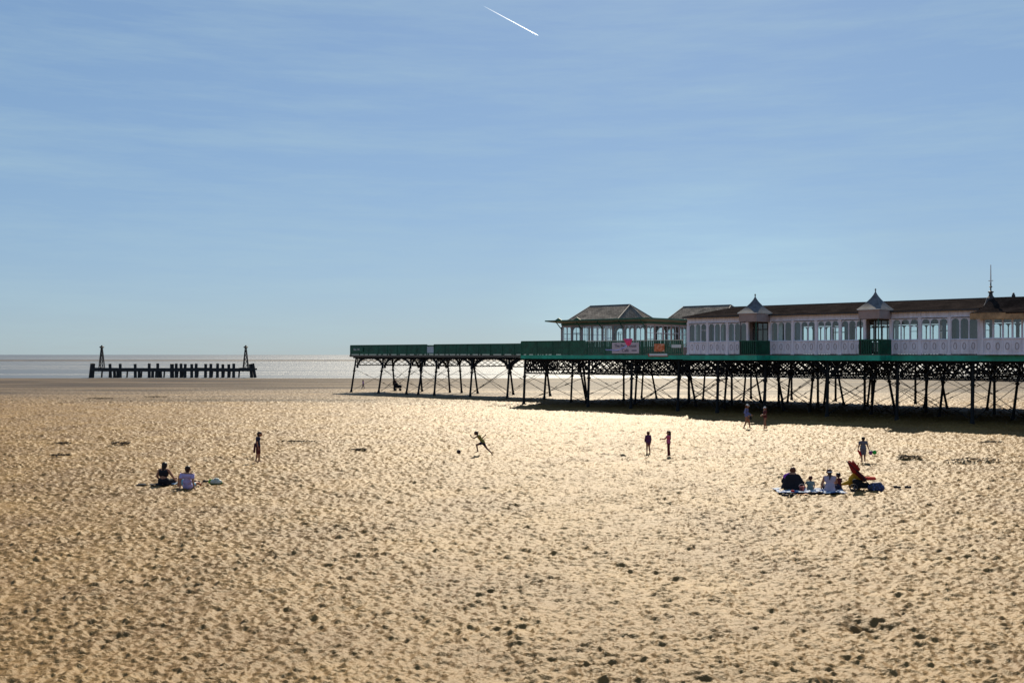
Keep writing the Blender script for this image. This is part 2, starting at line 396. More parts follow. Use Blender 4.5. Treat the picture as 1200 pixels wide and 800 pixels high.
# deck
mb = MB(pf)
plat = [(4,NEAR+.1),(68.8,NEAR+.1),(73.0,NN+.3),(73.0,NF+2),(68.8,FARE),(4,FARE)]
mb.prism(plat, 4.72, FLOOR)
mb.box(73.0, AEND, NN+.1, NF-.1, 4.721, FLOOR-.002)
mb.build('deck', M['deck'], pier)
# joists seen under the edge
mb = MB(pf)
for a in np.arange(5, 73, 1.35): mb.box(a, a+.12, NEAR+.3, FARE-.4, 4.50, 4.719)
for a in np.arange(73.5, AEND, 1.35): mb.box(a, a+.12, NN+.3, NF-.3, 4.50, 4.719)
mb.build('joists', M['iron'], pier)
# green edge board
mb = MB(pf); mb.box(4, 49.6, NEAR-.06, NEAR+.09, 4.55, 4.93); mb.box(49.61, 68.8, NEAR-.03, NEAR+.09, 4.60, 4.95)
mb.build('edge_board', M['green'], pier)
mb = MB(pf); mb.box(73, AEND+.15, NN-.05, NN+.09, 4.70, 4.95); mb.box(73, AEND+.15, NF-.09, NF+.05, 4.70, 4.95); mb.box(AEND+.01, AEND+.15, NN+.1, NF-.1, 4.70, 4.95)
mb.bar((68.85,NEAR,4.8),(73.0,NN,4.8),.12,.35)
mb.build('edge_board', M['deck'], pier)

def column(a, D, top, rake=(0,0), r=.15, z1=None):
    mb = MB(pf); foot = Vector((a+rake[0], D+rake[1], -.35)); head = Vector((a, D, top))
    mb.tube(foot, head, r*1.1, r*.9, 12)
    for f in (.62, .99):
        p = foot.lerp(head, f); q = foot.lerp(head, min(f+.03, 1)); mb.tube(p, q, r*1.6, r*1.6, 12)
    p = foot.lerp(head, .06); q = foot.lerp(head, .13); mb.tube(p, q, r*1.55, r*1.3, 12)
    return mb.build('column', M['iron'], pier)
def arch(mb, a0, a1, D, zs, zt, wd=.09, n=14, fill=True):
    """arched rib between two columns with scrolled spandrels"""
    c = (a0+a1)/2; h = (a1-a0)/2-.05; pts = []
    for i in range(n+1):
        t = PI*i/n; pts.append(Vector((c+h*math.cos(t), D, zs+(zt-zs)*math.sin(t)**.9 if 0 < i < n else zs)))
    for p, q in zip(pts, pts[1:]): mb.bar(p, q, wd, .12, up=(0,1,0))
    if fill:
        for sgn in (-1, 1):
            cc = c+sgn*h
            for k, (du, dz) in enumerate(((.28,-.30),(.30,-.80),(.75,-.26),(.16,-1.2))):
                ctr = Vector((cc-sgn*du, D, zt+.0+dz)); rr = (.20,.17,.15,.10)[k]
                for i in range(8):
                    t0, t1 = 2*PI*i/8, 2*PI*(i+1)/8
                    mb.bar(ctr+Vector((rr*math.cos(t0),0,rr*math.sin(t0))), ctr+Vector((rr*math.cos(t1),0,rr*math.sin(t1))), .05, .05, up=(0,1,0))
            mb.bar((cc-sgn*.05, D, zt), (cc-sgn*1.1, D, zt), .06, .06)
            mb.bar((cc-sgn*.05, D, zs), (cc-sgn*.05, D, zt), .07, .07)
def lattice(mb, p, q, z0, z1, pitch=.62, wd=.07):
    """lattice girder from p to q (a, D pairs)"""
    p = Vector((p[0],p[1],0)); q = Vector((q[0],q[1],0)); Ln = (q-p).length; d = (q-p)/Ln
    n = max(2, round(Ln/pitch)); h = z1-z0
    P = lambda s, z: p + d*s + Vector((0,0,z))
    mb.bar(P(0,z1-.05), P(Ln,z1-.05), .12, .10); mb.bar(P(0,z0+.05), P(Ln,z0+.05), .13, .12)
    step = Ln/n
    for i in range(-2, n+1):
        for sg in (0, 1):
            s0, s1 = i*step, (i+2)*step; za, zb = (z0, z1) if sg == 0 else (z1, z0)
            if s0 < 0: f = -s0/(s1-s0); za = za+(zb-za)*f; s0 = 0
            if s1 > Ln: f = (Ln-s0)/(s1-s0); zb = za+(zb-za)*f; s1 = Ln
            if s1-s0 > .05: mb.bar(P(s0,za), P(s1,zb), wd, wd)
def ties(_, a0, a1, D0, D1, z0=.25, z1=2.9, r=.022):
    mb = MB(pf)
    mb.tube((a0,D0,z0), (a1,D1,z1), r, r, 6); mb.tube((a0,D0,z1), (a1,D1,z0), r, r, 6)
    for f in (.3, .7):
        p = Vector((a0,D0,z1)).lerp(Vector((a1,D1,z0)), f); q = Vector((a0,D0,z1)).lerp(Vector((a1,D1,z0)), f+.05)
        mb.tube(p, q, r*2.2, r*2.2, 6)
    mb.build('cross_brace', M['iron'], pier)

# narrow sea end
na = [107.8, 102.2, 96.8, 94.6, 92.1, 85.9, 79.9, 74.3]
for D, rk, D2 in ((NN+.35, -.75, NN+.35), (NF-.35, .75, NF-.35)):
    for a in na: column(a, D, 4.7, (.25 if a > 93 else -.2, rk), .12)
    mb = MB(pf)
    for a1, a0 in zip(na, na[1:]): arch(mb, a0+.12, a1-.12, D, 3.25 if a1-a0 > 3 else 3.7, 4.6, .22, fill=a1-a0 > 3)
    mb.bar((73,D,4.62), (AEND-.2,D,4.62), .14, .2)
    mb.build('arched_girder', M['iron'], pier)
for a in na:
    mb = MB(pf); lattice(mb, (a, NN+.3), (a, NF-.3), 3.55, 4.5, 1.0, .05)
    mb.build('lattice_girder', M['iron'], pier)
mb = MB(pf)
for k, (a1, a0) in enumerate(zip(na, na[1:])):
    if a1-a0 > 3:
        ties(mb, a0, a1, NF-.2, NF-.2, .3, 3.4); 
        if k % 2: ties(mb, a0, a1, NN, NN, .3, 3.4)
    ties(mb, a1, a1, NN-.2, NF+.2, .3, 3.2)

# wide platform
pa = [68.6, 60.4, 55.4, 50.3, 46.3, 41.8, 36.3, 30.7, 25.2, 19.8, 14.4, 9.0]
rows = [(NEAR+.45, 0, 0.0), (83.2, .55, 1.9), (90.0, -.5, 3.1), (97.0, .55, 1.2), (FARE-.6, 0, 2.2)]
for ri, (D, rk, sh) in enumerate(rows):
    for i, a in enumerate(pa):
        aa = a-sh if ri else a
        if ri in (1, 3):   # raking pair drawn together at the head
            column(aa+.35, D, 4.6, (.75, rk), .10); 
            if i % 2 == 0: column(aa-.35, D, 4.6, (-.75, rk), .10)
        else: column(aa, D, 4.6, (0, -.25 if ri == 0 else 0), .12 if ri == 0 else .11)
    if ri != 3: mb = MB(pf); lattice(mb, (4.5, D), (68.6, D), 3.1, 4.5, .66 if ri == 0 else 1.1, .07 if ri == 0 else .06); mb.build('lattice_girder', M['iron'], pier)
    if ri in (0, 1):
        mb = MB(pf)
        for a1, a0 in zip(pa, pa[1:]): arch(mb, a0-sh+.12, a1-sh-.12, D+.14, 3.25, 4.45, .13)
        mb.build('arched_girder', M['iron'], pier)
for a in pa[:-2]:
    mb = MB(pf); lattice(mb, (a-.6, NEAR+.6), (a-.6, FARE-.7), 3.35, 4.48, 1.4, .06); mb.build('lattice_girder', M['iron'], pier)
mb = MB(pf); lattice(mb, (68.7, NEAR+.5), (72.8, NN+.6), 3.35, 4.5, .7); mb.build('lattice_girder', M['iron'], pier)
mb = MB(pf)
for i, (a1, a0) in enumerate(zip(pa, pa[1:])):
    if i not in (1, 5, 8): ties(mb, a0, a1, NEAR+.3, NEAR+.3, .3, 3.0, .026)
    ties(mb, a0-1.5, a1-1.9, 83.2, 83.2, .3, 3.1); ties(mb, a0-1.5, a1-1.2, 97, 97, .3, 3.1)
    if i % 2: ties(mb, a0-1.9, a0-3.1, 83.4, 90, .3, 3.1)
    ties(mb, a0, a0-1.9, NEAR+.6, 83, .3, 3.1)

def railing(pts, boards, top, hh=1.18, name='railing', gap=.17, zb=FLOOR, post_w=.11):
    """post and rail with a mesh of balusters; pts = (a, D) polyline"""
    mb = MB(pf); pn = MB(pf)
    for p, q in zip(pts, pts[1:]):
        p = Vector((*p, 0)); q = Vector((*q, 0)); Ln = (q-p).length; d = (q-p)/Ln; n = max(1, round(Ln/2.0))
        for i in range(n+1):
            c = p+d*(Ln*i/n); mb.bar(c+Vector((0,0,zb-.05)), c+Vector((0,0,zb+hh)), post_w, post_w)
        for z, t in ((.14,.08), (hh*.55,.05)): mb.bar(p+Vector((0,0,zb+z)), q+Vector((0,0,zb+z)), .06, t)
        m = int(Ln/gap)
        for i in range(m):
            c = p+d*(gap*(i+.5)); pn.bar(c+Vector((0,0,zb+.03)), c+Vector((0,0,zb+hh)), .03, gap*boards)
    r = mb.build(name, M['dgreen'], pier)
    pn.build('balusters', M['dgreen'], r)
    tr = MB(pf)
    for p, q in zip(pts, pts[1:]): tr.bar((*p, zb+hh+.035), (*q, zb+hh+.035), .12, .07)
    tr.build('handrail', top, r)
railing([(AEND, NN+.02), (93.6, NN+.02)], .97, M['dgreen'], 1.22, gap=.25)
railing([(92.3, NN+.02), (73.2, NN+.02)], .97, M['dgreen'], 1.22, gap=.25)
railing([(AEND, NF-.02), (73.2, NF-.02)], .6, M['dgreen'], 1.22)
railing([(AEND+.02, NN+.1), (AEND+.02, NF-.1)], .6, M['dgreen'], 1.22)
railing([(68.75, NEAR+.05), (60.6, NEAR+.05)], .94, M['dgreen'], 1.30, gap=.3)
railing([(60.4, NEAR+.05), (49.7, NEAR+.05)], .80, M['cream'], 1.26, gap=.2)
railing([(68.9, NEAR+.2), (72.9, NN-.1)], .6, M['dgreen'], 1.25)
railing([(68.8, FARE-.1), (4, FARE-.1)], .35, M['dgreen'], 1.2, gap=.3)
# shelter seats with solid backs along the narrow deck
def shelter(a0, a1, D):
    t, f = pier_thing('bench', (a0+a1)/2, D, FLOOR)
    mb = MB(f); mb.box(a0,a1,D+.36,D+.41,FLOOR+.45,FLOOR+1.22); mb.build('backrest', M['dgreen'], t)
    mb = MB(f); mb.box(a0,a1,D-.05,D+.35,FLOOR+.42,FLOOR+.47); mb.build('seat', M['dgreen'], t)
    for a in (a0+.2, (a0+a1)/2, a1-.2):
        mb = MB(f); mb.box(a-.03,a+.03,D,D+.33,FLOOR,FLOOR+.42); mb.build('leg', M['iron'], t)
    return t
for i, (a0, a1) in enumerate(((106.5,102.8),(101.5,97.9),(89.5,85.8),(84.3,80.6),(79.2,75.6))):
    t = shelter(a1, a0, 90.6)
    tag(t, ['green slatted bench nearest the sea end of the pier','green bench second from the sea end of the pier','green bench just landward of the pale board on the pier railing',
            'green bench midway along the narrow pier deck','green bench nearest the wide platform on the narrow deck'][i], 'bench', 'benches down the middle of the narrow pier deck')

# ------------------------------------------------------------------ windows and walls
def arch_light(mb, a0, a1, D0, D1, z0, z1, bd=.05, arched=True, n=8):
    """frame with an arched or square opening filling a0..a1, z0..z1"""
    c = (a0+a1)/2; hw = (a1-a0)/2-bd; zb = z0+bd; zs = z1-bd-hw
    inner = [(c-hw, zb), (c+hw, zb)]
    if arched: inner += [(c+hw*math.cos(PI*i/n), zs+hw*math.sin(PI*i/n)) for i in range(n+1)]
    else: inner += [(c+hw, z1-bd), (c-hw, z1-bd)]
    def outer(x, z):
        if z < zs-1e-6 or not arched: return (a0 if x < c else a1, z0 if z < zs else z1)
        if abs(x-c) < 1e-6: return (c, z1)
        if abs(z-zs) < 1e-5: return (a0 if x < c else a1, zs)
        dx, dz = x-c, z-zs; k = min((a1-c)/abs(dx), (z1-zs)/dz)
        return (c+dx*k, zs+dz*k)
    outr = [outer(*p) for p in inner]; m = len(inner)
    vs = [(x,D0,z) for x,z in outr]+[(x,D0,z) for x,z in inner]+[(x,D1,z) for x,z in outr]+[(x,D1,z) for x,z in inner]
    fs = []
    for i in range(m):
        j = (i+1) % m
        fs += [(i,j,m+j,m+i), (2*m+i,3*m+i,3*m+j,2*m+j), (m+i,m+j,3*m+j,3*m+i), (i,2*m+i,2*m+j,j)]
    mb.add(vs, fs)
    # corner pieces where the radial bridge misses the square corner
    if arched:
        for sx, xe in ((1, a1), (-1, a0)):
            A_ = None
            pts = [p for p in outr[2:] if (p[0]-c)*sx > 0]
            side = [p for p in pts if abs(p[0]-xe) < 1e-5]; topp = [p for p in pts if abs(p[1]-z1) < 1e-5]
            if side and topp:
                s_ = max(side, key=lambda p: p[1]); t_ = max(topp, key=lambda p: abs(p[0]-c))
                if abs(s_[1]-z1) > 1e-4 and abs(t_[0]-xe) > 1e-4:
                    tri = [s_, (xe, z1), t_]
                    mb.add([(x,D0,z) for x,z in tri]+[(x,D1,z) for x,z in tri], [(0,1,2),(5,4,3),(0,3,4,1),(1,4,5,2),(2,5,3,0)])

def ring(mb, c, D, z, rx, rz, t=.03, n=10):
    for i in range(n):
        t0, t1 = 2*PI*i/n, 2*PI*(i+1)/n
        mb.bar((c+rx*math.cos(t0), D, z+rz*math.sin(t0)), (c+rx*math.cos(t1), D, z+rz*math.sin(t1)), t, t, up=(0,1,0))

pav, vf = pier_thing('pavilion', 37.0, 85.4, FLOOR)
tag(pav, 'long lilac white pavilion with arched windows and two pyramid porch roofs on the pier', 'pavilion')
DW, DB = 77.2, 93.6
A0, A1 = 24.6, 49.3
bay0 = 49.2
SILL, WTOP, EAVE = 1.12, 2.70, 3.32
F = FLOOR
bounds = [49.2, 47.25, 45.3, 43.35, 41.3, 39.25, 37.2, 35.2, 33.2, 31.15, 28.95, 26.8, 24.7]
porches = {3: 0, 8: 1}     # the bay between bounds[k] and bounds[k+1] is a porch
def wall_side(D, s, porch_bays):
    """one long side at depth D; s = -1 faces the camera, +1 the far side"""
    o = lambda d: D + s*d      # d outwards
    w_ = MB(vf); p_ = MB(vf); orn = MB(vf)
    def B(mb, a0, a1, d0, d1, z0, z1):
        y0, y1 = sorted((o(d0), o(d1))); mb.box(a0, a1, y0, y1, F+z0, F+z1)
    wins = []
    for k in range(len(bounds)-1):
        a1, a0 = bounds[k], bounds[k+1]
        # frieze board with joint
        B(w_, a0+.012, a1-.012, -.16, 0, WTOP+.06, EAVE-.02)
        if k in porch_bays: continue
        B(w_, a0+.1, a1-.1, -.12, -.01, .06, SILL-.05)           # wall behind panels
        B(w_, a0+.1, a1-.1, -.14, .07, SILL-.05, SILL)           # sill
        wid = (a1-a0-.2)/3
        for i in range(3):
            x0 = a0+.1+wid*i; x1 = x0+wid
            p_ = MB(vf); B(p_, x0+.07, x1-.07, -.009, .012, .20, SILL-.14); pn_ = p_.build('wall_panel', M['pink'], pav)
            if s < 0: orn = MB(vf); ring(orn, (x0+x1)/2, o(.022), F+.64, .11, .24, .035); orn.build('oval_moulding', M['pinkd'], pn_)
            B(w_, x0-.02, x0+.02, -.009, .03, .06, SILL-.051)
        wins.append((k, a0+.1, a1-.1))
    # pilasters
    for k, a in enumerate(bounds):
        B(w_, a-.1, a+.1, -.155, .06, .02, WTOP+.055)
        B(w_, a-.13, a+.13, -.15, .09, 0.0, .14)
        B(w_, a-.12, a+.12, -.15, .085, WTOP-.02, WTOP+.05)
    B(w_, A0, A1, -.1, .10, WTOP+.052, WTOP+.10)
    for a in bounds: B(w_, a-.04, a+.04, .001, .03, WTOP+.11, EAVE-.03)
    w_.build('wall', M['pink'], pav)
    B2 = MB(vf)
    for k, x0, x1 in wins:
        f = MB(vf); gmb = MB(vf); wid = (x1-x0)/3
        for i in range(3):
            arch_light(f, x0+wid*i, x0+wid*(i+1), *sorted((o(-.09), o(-.03))), F+SILL, F+WTOP, .045)
            yy = o(-.06); gmb.add([(x0+wid*i+.02,yy,F+SILL+.02),(x0+wid*(i+1)-.02,yy,F+SILL+.02),(x0+wid*(i+1)-.02,yy,F+WTOP-.02),(x0+wid*i+.02,yy,F+WTOP-.02)], [(0,1,2,3)])
        if (k*7) % 3 == 0:
            x = x0+wid*((k*5) % 3); f.bar((x,o(-.06),F+2.12),(x+wid,o(-.06),F+2.12),.04,.05)
        wn = f.build('window', M['frame'], pav)
        gmb.build('pane', M['glass'], wn)
wall_side(DW, -1, porches)
wall_side(DB, 1, porches)
# floor, ceiling, gable end and a few inner screens
mb = MB(vf); mb.box(A0, A1, DW+.17, DB-.17, F+.001, F+.03); mb.build('floor', M['floor'], pav)
mb = MB(vf)
mb.add([(A1-.12,DW-.0,F),(A1-.12,DB,F),(A1-.12,DB,F+EAVE-.05),(A1-.12,85.4,F+4.34),(A1-.12,DW,F+EAVE-.05),
        (A1,DW-.0,F),(A1,DB,F),(A1,DB,F+EAVE-.05),(A1,85.4,F+4.34),(A1,DW,F+EAVE-.05)],
       [(0,1,2,3,4),(9,8,7,6,5),(0,5,6,1),(1,6,7,2),(2,7,8,3),(3,8,9,4),(4,9,5,0)])
mb.build('gable_wall', M['pink'], pav)
random.seed(5)
for a, d0, d1 in ((46.1,84.5,93),(29.7,86,93)):
    mb = MB(vf); mb.box(a, a+.1, d0, d1, F+.04, F+3.0); mb.build('inner_screen', M['intw'], pav)
# curtains, each hung behind its own light
for ci, (a0, a1, dd) in enumerate(((48.55,48.9,.45),(47.55,47.85,.5),(46.75,47.1,.5),(45.9,46.3,.45),(46.5,46.9,.5),(44.7,45.1,.4),(40.4,40.9,.5),(38.75,39.15,.4),(34.6,35.0,.5),(30.75,31.0,.5),(27.2,27.5,.5),(26.15,26.6,.8))):
    mb = MB(vf); n = 10
    for i in range(n):
        x0 = a0+(a1-a0)*i/n; x1 = a0+(a1-a0)*(i+1)/n
        y0 = DW+dd+.05*math.sin(i*1.9); y1 = DW+dd+.05*math.sin((i+1)*1.9)
        mb.add([(x0,y0,F+.6),(x1,y1,F+.6),(x1,y1,F+2.95),(x0,y0,F+2.95),(x0,y0+.02,F+.6),(x1,y1+.02,F+.6),(x1,y1+.02,F+2.95),(x0,y0+.02,F+2.95)],
               [(0,1,2,3),(7,6,5,4),(0,4,5,1),(3,2,6,7),(0,3,7,4),(1,5,6,2)])
    mb.build('curtain', M['blueg'] if ci % 3 else M['curtw'], pav)
# roof
mb = MB(vf)
zr, ze, ov = F+4.46, F+EAVE, .35
def slopes(mb, a0, a1, prof, t=.10):
    """roof extruded along the pier from a profile of (D, z)"""
    n = len(prof); vs = []
    for a in (a0, a1):
        vs += [(a, d, z) for d, z in prof] + [(a, d, z-t) for d, z in prof]
    fs = []; N = 2*n
    for i in range(n-1):
        fs += [(i,i+1,N+i+1,N+i), (n+i,N+n+i,N+n+i+1,n+i+1), (i,n+i,n+i+1,i+1), (N+i,N+i+1,N+n+i+1,N+n+i)]
    fs += [(0,N,N+n,n), (n-1,2*n-1,N+2*n-1,N+n-1)]
    mb.add(vs, fs)
slopes(mb, A0+.02, A1+.25, [(DW-ov, ze), (85.4, zr), (DB+ov, ze)])
roof = mb.build('roof', M['slate'], pav)
mb = MB(vf); mb.box(A0+.02, A1+.28, DW-ov-.06, DW-ov-.005, ze-.13, ze-.005); mb.box(A0+.02, A1+.28, DB+ov+.005, DB+ov+.06, ze-.13, ze-.005); mb.build('gutter', M['dark'], roof)
mb = MB(vf); mb.box(A0+.03, A1+.27, 85.32, 85.48, zr-.03, zr+.06); mb.build('ridge_capping', M['dark'], roof)

# porches
def ogee(mb, c, D, hw_a, hw_d, z0, z1, n=9, power=1.65):
    prev = None; vs = []; fs = []
    for i in range(n+1):
        t = i/n; k = (1-t)**power*.94+.06*(1-t)
        if i == 0: k = 1
        z = z0+(z1-z0)*t
        vs += [(c-hw_a*k-.03*(i==n),D-hw_d*k-.03*(i==n),z),(c+hw_a*k+.03*(i==n),D-hw_d*k-.03*(i==n),z),(c+hw_a*k+.03*(i==n),D+hw_d*k+.03*(i==n),z),(c-hw_a*k-.03*(i==n),D+hw_d*k+.03*(i==n),z)]
    for i in range(n):
        for j in range(4): fs.append((4*i+j,4*i+(j+1)%4,4*i+4+(j+1)%4,4*i+4+j))
    fs += [(3,2,1,0), tuple(range(4*n,4*n+4))]
    mb.add(vs, fs)
def porch(cx, s, Dw, w_=.80, pj=2.35):
    """cx = centre along the pier; projects pj outwards"""
    p = empty('porch', (0,0,0)); p.parent = pav
    pl = MB(vf)
    o = lambda d: Dw+s*d
    def B(mb, a0, a1, d0, d1, z0, z1):
        y0, y1 = sorted((o(d0), o(d1))); mb.box(a0, a1, y0, y1, F+z0, F+z1)
    fa = MB(vf); B(fa, cx-w_, cx+w_, .07, pj, 2.70, 3.36); fascia = fa.build('fascia', M['fascia'], pav)
    eb = MB(vf); B(eb, cx-w_-.08, cx+w_+.08, .0, pj+.1, 3.362, 3.42); eb.build('eaves_board', M['white'], fascia)
    ro = MB(vf); cd_ = o(pj/2-.05); ogee(ro, cx, cd_, w_+.12, pj/2+.15, F+3.422, F+4.92); prf = ro.build('porch_roof', M['lead'], pav)
    fi = MB(vf); fi.lathe((cx, cd_, F+4.9), [(.05,0),(.07,.04),(.07,.07),(.02,.10),(.012,.14)], 8); fi.build('finial', M['lead'], prf)
    fl = MB(vf); B(fl, cx-w_, cx+w_, .07, pj, -.28, 0.02); floor_ = fl.build('porch_floor', M['deck'], pav)
    ed = MB(vf); B(ed, cx-w_-.05, cx+w_+.05, pj+.001, pj+.08, -.44, -.05); B(ed, cx-w_-.06, cx-w_-.001, .3, pj, -.44, -.05); B(ed, cx+w_+.001, cx+w_+.06, .3, pj, -.44, -.05); ed.build('edge_board', M['green'], floor_)
    for sa in (-1, 1):
        ps = MB(vf); ps.tube((cx+sa*(w_-.1), o(pj-.1), F), (cx+sa*(w_-.1), o(pj-.1), F+2.7), .05, .04, 8); ps.build('post', M['dark'] if sa == 1 else M['dgreen'], pav)
        br = MB(vf); br.bar((cx+sa*(w_-.15), o(.05), F-1.3), (cx+sa*(w_-.15), o(pj-.1), F-.3), .1, .1); br.build('bracket', M['iron'], pav)
    rl = MB(vf)
    for i in range(9):
        x = cx-w_+.06+(2*w_-.12)*i/8; rl.bar((x,o(pj-.05),F+.02),(x,o(pj-.05),F+1.08),.14,.03)
    for i in range(12):
        y = o(.15+(pj-.25)*i/11)
        for sa in (-1, 1): rl.bar((cx+sa*(w_-.05),y,F+.02),(cx+sa*(w_-.05),y,F+1.08),.03,.13)
    rl.bar((cx-w_,o(pj-.05),F+1.12),(cx+w_,o(pj-.05),F+1.12),.09,.08)
    for sa in (-1, 1): rl.bar((cx+sa*(w_-.05),o(.1),F+1.12),(cx+sa*(w_-.05),o(pj),F+1.12),.09,.08)
    rl.build('porch_railing', M['dgreen'], pav)
    bpy.data.objects.remove(p)
for k in porches:
    a1, a0 = bounds[k], bounds[k+1]
    porch(a0+.72, -1, DW)
    if k == 3: porch(a0+.72, 1, DB)
    # recessed glazed doors
    for D, s in ((DW, 1), (DB, -1)):
        dr = MB(vf); y0, y1 = sorted((D+s*.70, D+s*.76)); wd = (a1-a0-.2)
        for x in (0, .25, .5, .75, 1): dr.box(a0+.1+wd*x-.035, a0+.1+wd*x+.035, y0, y1, F+.03, F+2.7)
        for z, tt in ((.05,.18),(1.05,.10),(2.08,.08),(2.62,.08)): dr.box(a0+.1, a1-.1, y0+.005, y1-.005, F+z, F+z+tt)
        door = dr.build('door', M['dark'], pav)
        gl = MB(vf); yy = (y0+y1)/2; gl.add([(a0+.1,yy,F+.1),(a1-.1,yy,F+.1),(a1-.1,yy,F+2.65),(a0+.1,yy,F+2.65)], [(0,1,2,3)]); gl.build('pane', M['glass'], door)
        sw = MB(vf); y0, y1 = sorted((D+s*.06, D+s*.80)); sw.box(a1-.099, a1-.03, y0, y1, F, F+2.7); sw.box(a0+.03, a0+.099, y0, y1, F, F+2.7); sw.build('porch_side_wall', M['fascia'], pav)

# wider end block with flared roof
D2, DB2 = 76.35, 94.4
a_l, a_r = 24.35, 6.0
blk, kf = pier_thing('end_pavilion', 15.0, 85.4, FLOOR)
tag(blk, 'wider pavilion block with flared dark roof, rusty orange fascia and mast above it', 'pavilion')
for D, s in ((D2, -1), (DB2, 1)):
    o = lambda d: D+s*d
    def B(mb, a0, a1, d0, d1, z0, z1):
        y0, y1 = sorted((o(d0), o(d1))); mb.box(a0, a1, y0, y1, F+z0, F+z1)
    w_ = MB(kf); p_ = MB(kf); orn = MB(kf)
    B(w_, a_r, a_l-.2, -.12, -.01, .0, 1.1); B(w_, a_r, a_l, -.14, .06, 1.1, 1.16); B(w_, a_r, a_l, -.12, 0, 2.52, 2.95)
    B(w_, a_l-.2, a_l, -.15, .05, 0, 2.95)
    B(w_, a_r, a_l, -.1, .04, .001, .12)
    wid = .632; n = int((a_l-.25-a_r)/wid)
    for i in range(n):
        x1 = a_l-.22-wid*i; x0 = x1-wid
        p_ = MB(kf); B(p_, x0+.06, x1-.06, -.009, .012, .2, .98); pn_ = p_.build('wall_panel', M['pink'], blk)
        if s < 0: orn = MB(kf); ring(orn, (x0+x1)/2, o(.022), F+.6, .12, .24, .04); orn.build('oval_moulding', M['pinkd'], pn_)
        B(w_, x0-.03, x0+.03, -.1, .03, .12, 1.09); B(w_, x0-.03, x0+.03, -.1, .03, 1.165, 2.519)
    w_.build('wall', M['pink'], blk)
    for i in range(min(n, 30)):
        x1 = a_l-.22-wid*i; x0 = x1-wid
        f = MB(kf); arch_light(f, x0+.031, x1-.031, *sorted((o(-.08), o(-.03))), F+1.165, F+2.518, .035, False); wn = f.build('window', M['frame'], blk)
        gg = MB(kf); yy = o(-.055); gg.add([(x0+.05,yy,F+1.18),(x1-.05,yy,F+1.18),(x1-.05,yy,F+2.5),(x0+.05,yy,F+2.5)], [(0,1,2,3)]); gg.build('pane', M['glass'], wn)
mb = MB(kf); mb.box(a_r, a_l-.2, D2+.15, DB2-.15, F+.002, F+.04); mb.build('floor', M['floor'], blk)
mb = MB(kf); mb.box(a_l-.12, a_l-.01, D2+.16, DW-.09, F, F+2.95); mb.box(a_l-.12, a_l-.01, DB+.1, DB2-.16, F, F+2.95); mb.build('return_wall', M['pink'], blk)
mb = MB(kf); mb.box(a_r, a_r+.12, D2+.16, DB2-.16, F, F+2.95); mb.build('end_wall', M['pink'], blk)
mb = MB(kf); pr = [(D2-.75,F+2.95),(D2-.25,F+3.05),(D2+.45,F+3.34),(D2+1.15,F+3.74),(D2+1.75,F+4.12),(85.4,F+4.5)]
pr2 = pr + [(170.8-d, z) for d, z in reversed(pr[:-1])]
slopes(mb, a_r-.4, a_l-1.9, pr2, .09)
# flared hip towards the sea
hips = []; nprof = len(pr)
offs = [1.9+.55, 2.2, 1.95, 1.85, 1.78, 1.7]
base = [(a_l-1.9, d, z) for d, z in pr]
hv = base + [(a_l-1.9+.0+of, min(85.4, d if i else d), z) for i, ((d, z), of) in enumerate(zip(pr, offs))]
fs = [(i,i+1,nprof+i+1,nprof+i) for i in range(nprof-1)]
mb.add(hv, fs)
hv2 = [(x, 170.8-d, z) for x, d, z in hv]; mb.add(hv2, fs)
# face over the hip end
vs = [hv[nprof+i] for i in range(nprof)] + [hv2[nprof+i] for i in range(nprof)]
mb.add(vs, [(i,i+1,nprof+i+1,nprof+i) for i in range(nprof-1)])
rf = mb.build('roof', M['slate'], blk)
mb = MB(kf)
for sd in (1, -1):
    y = (D2-.72) if sd == 1 else (DB2+.72)
    mb.box(a_r-.4, a_l+.5, min(y, y+.08*sd), max(y, y+.08*sd), F+2.50, F+2.94)
mb.box(a_l+.42, a_l+.5, D2-.63, DW-.5, F+2.50, F+2.94); mb.box(a_l+.42, a_l+.5, DB+.5, DB2+.63, F+2.50, F+2.94)
mb.build('fascia', M['rust'], blk)
mb = MB(kf); mb.box(a_r-.4, a_l+.41, D2-.63, D2-.01, F+2.86, F+2.90); mb.build('soffit', M['rust'], blk)
mb = MB(kf); xm, dm = a_l-.12, 78.2; zt = F+4.05
mb.lathe((xm, dm, zt-.5), [(.5,0),(.38,.25),(.3,.55),(.16,.7),(.12,.9),(.2,.95),(.2,1.02),(.05,1.06),(.05,1.3),(.13,1.36),(.05,1.42),(.045,1.7)], 8)
mb.build('turret', M['dark'], rf)
mb = MB(kf); mb.tube((xm,dm,zt+1.15),(xm,dm,F+6.5),.05,.03,8); mb.bar((xm-.16,dm,zt+1.3),(xm+.16,dm,zt+1.3),.05,.05); mb.build('mast', M['white'], rf)
mb = MB(kf); mb.lathe((xm+.55, 85.4, F+4.42), [(.12,0),(.14,.2),(.08,.3),(.09,.36),(.02,.42)], 8); mb.build('chimney_pot', M['dark'], rf)

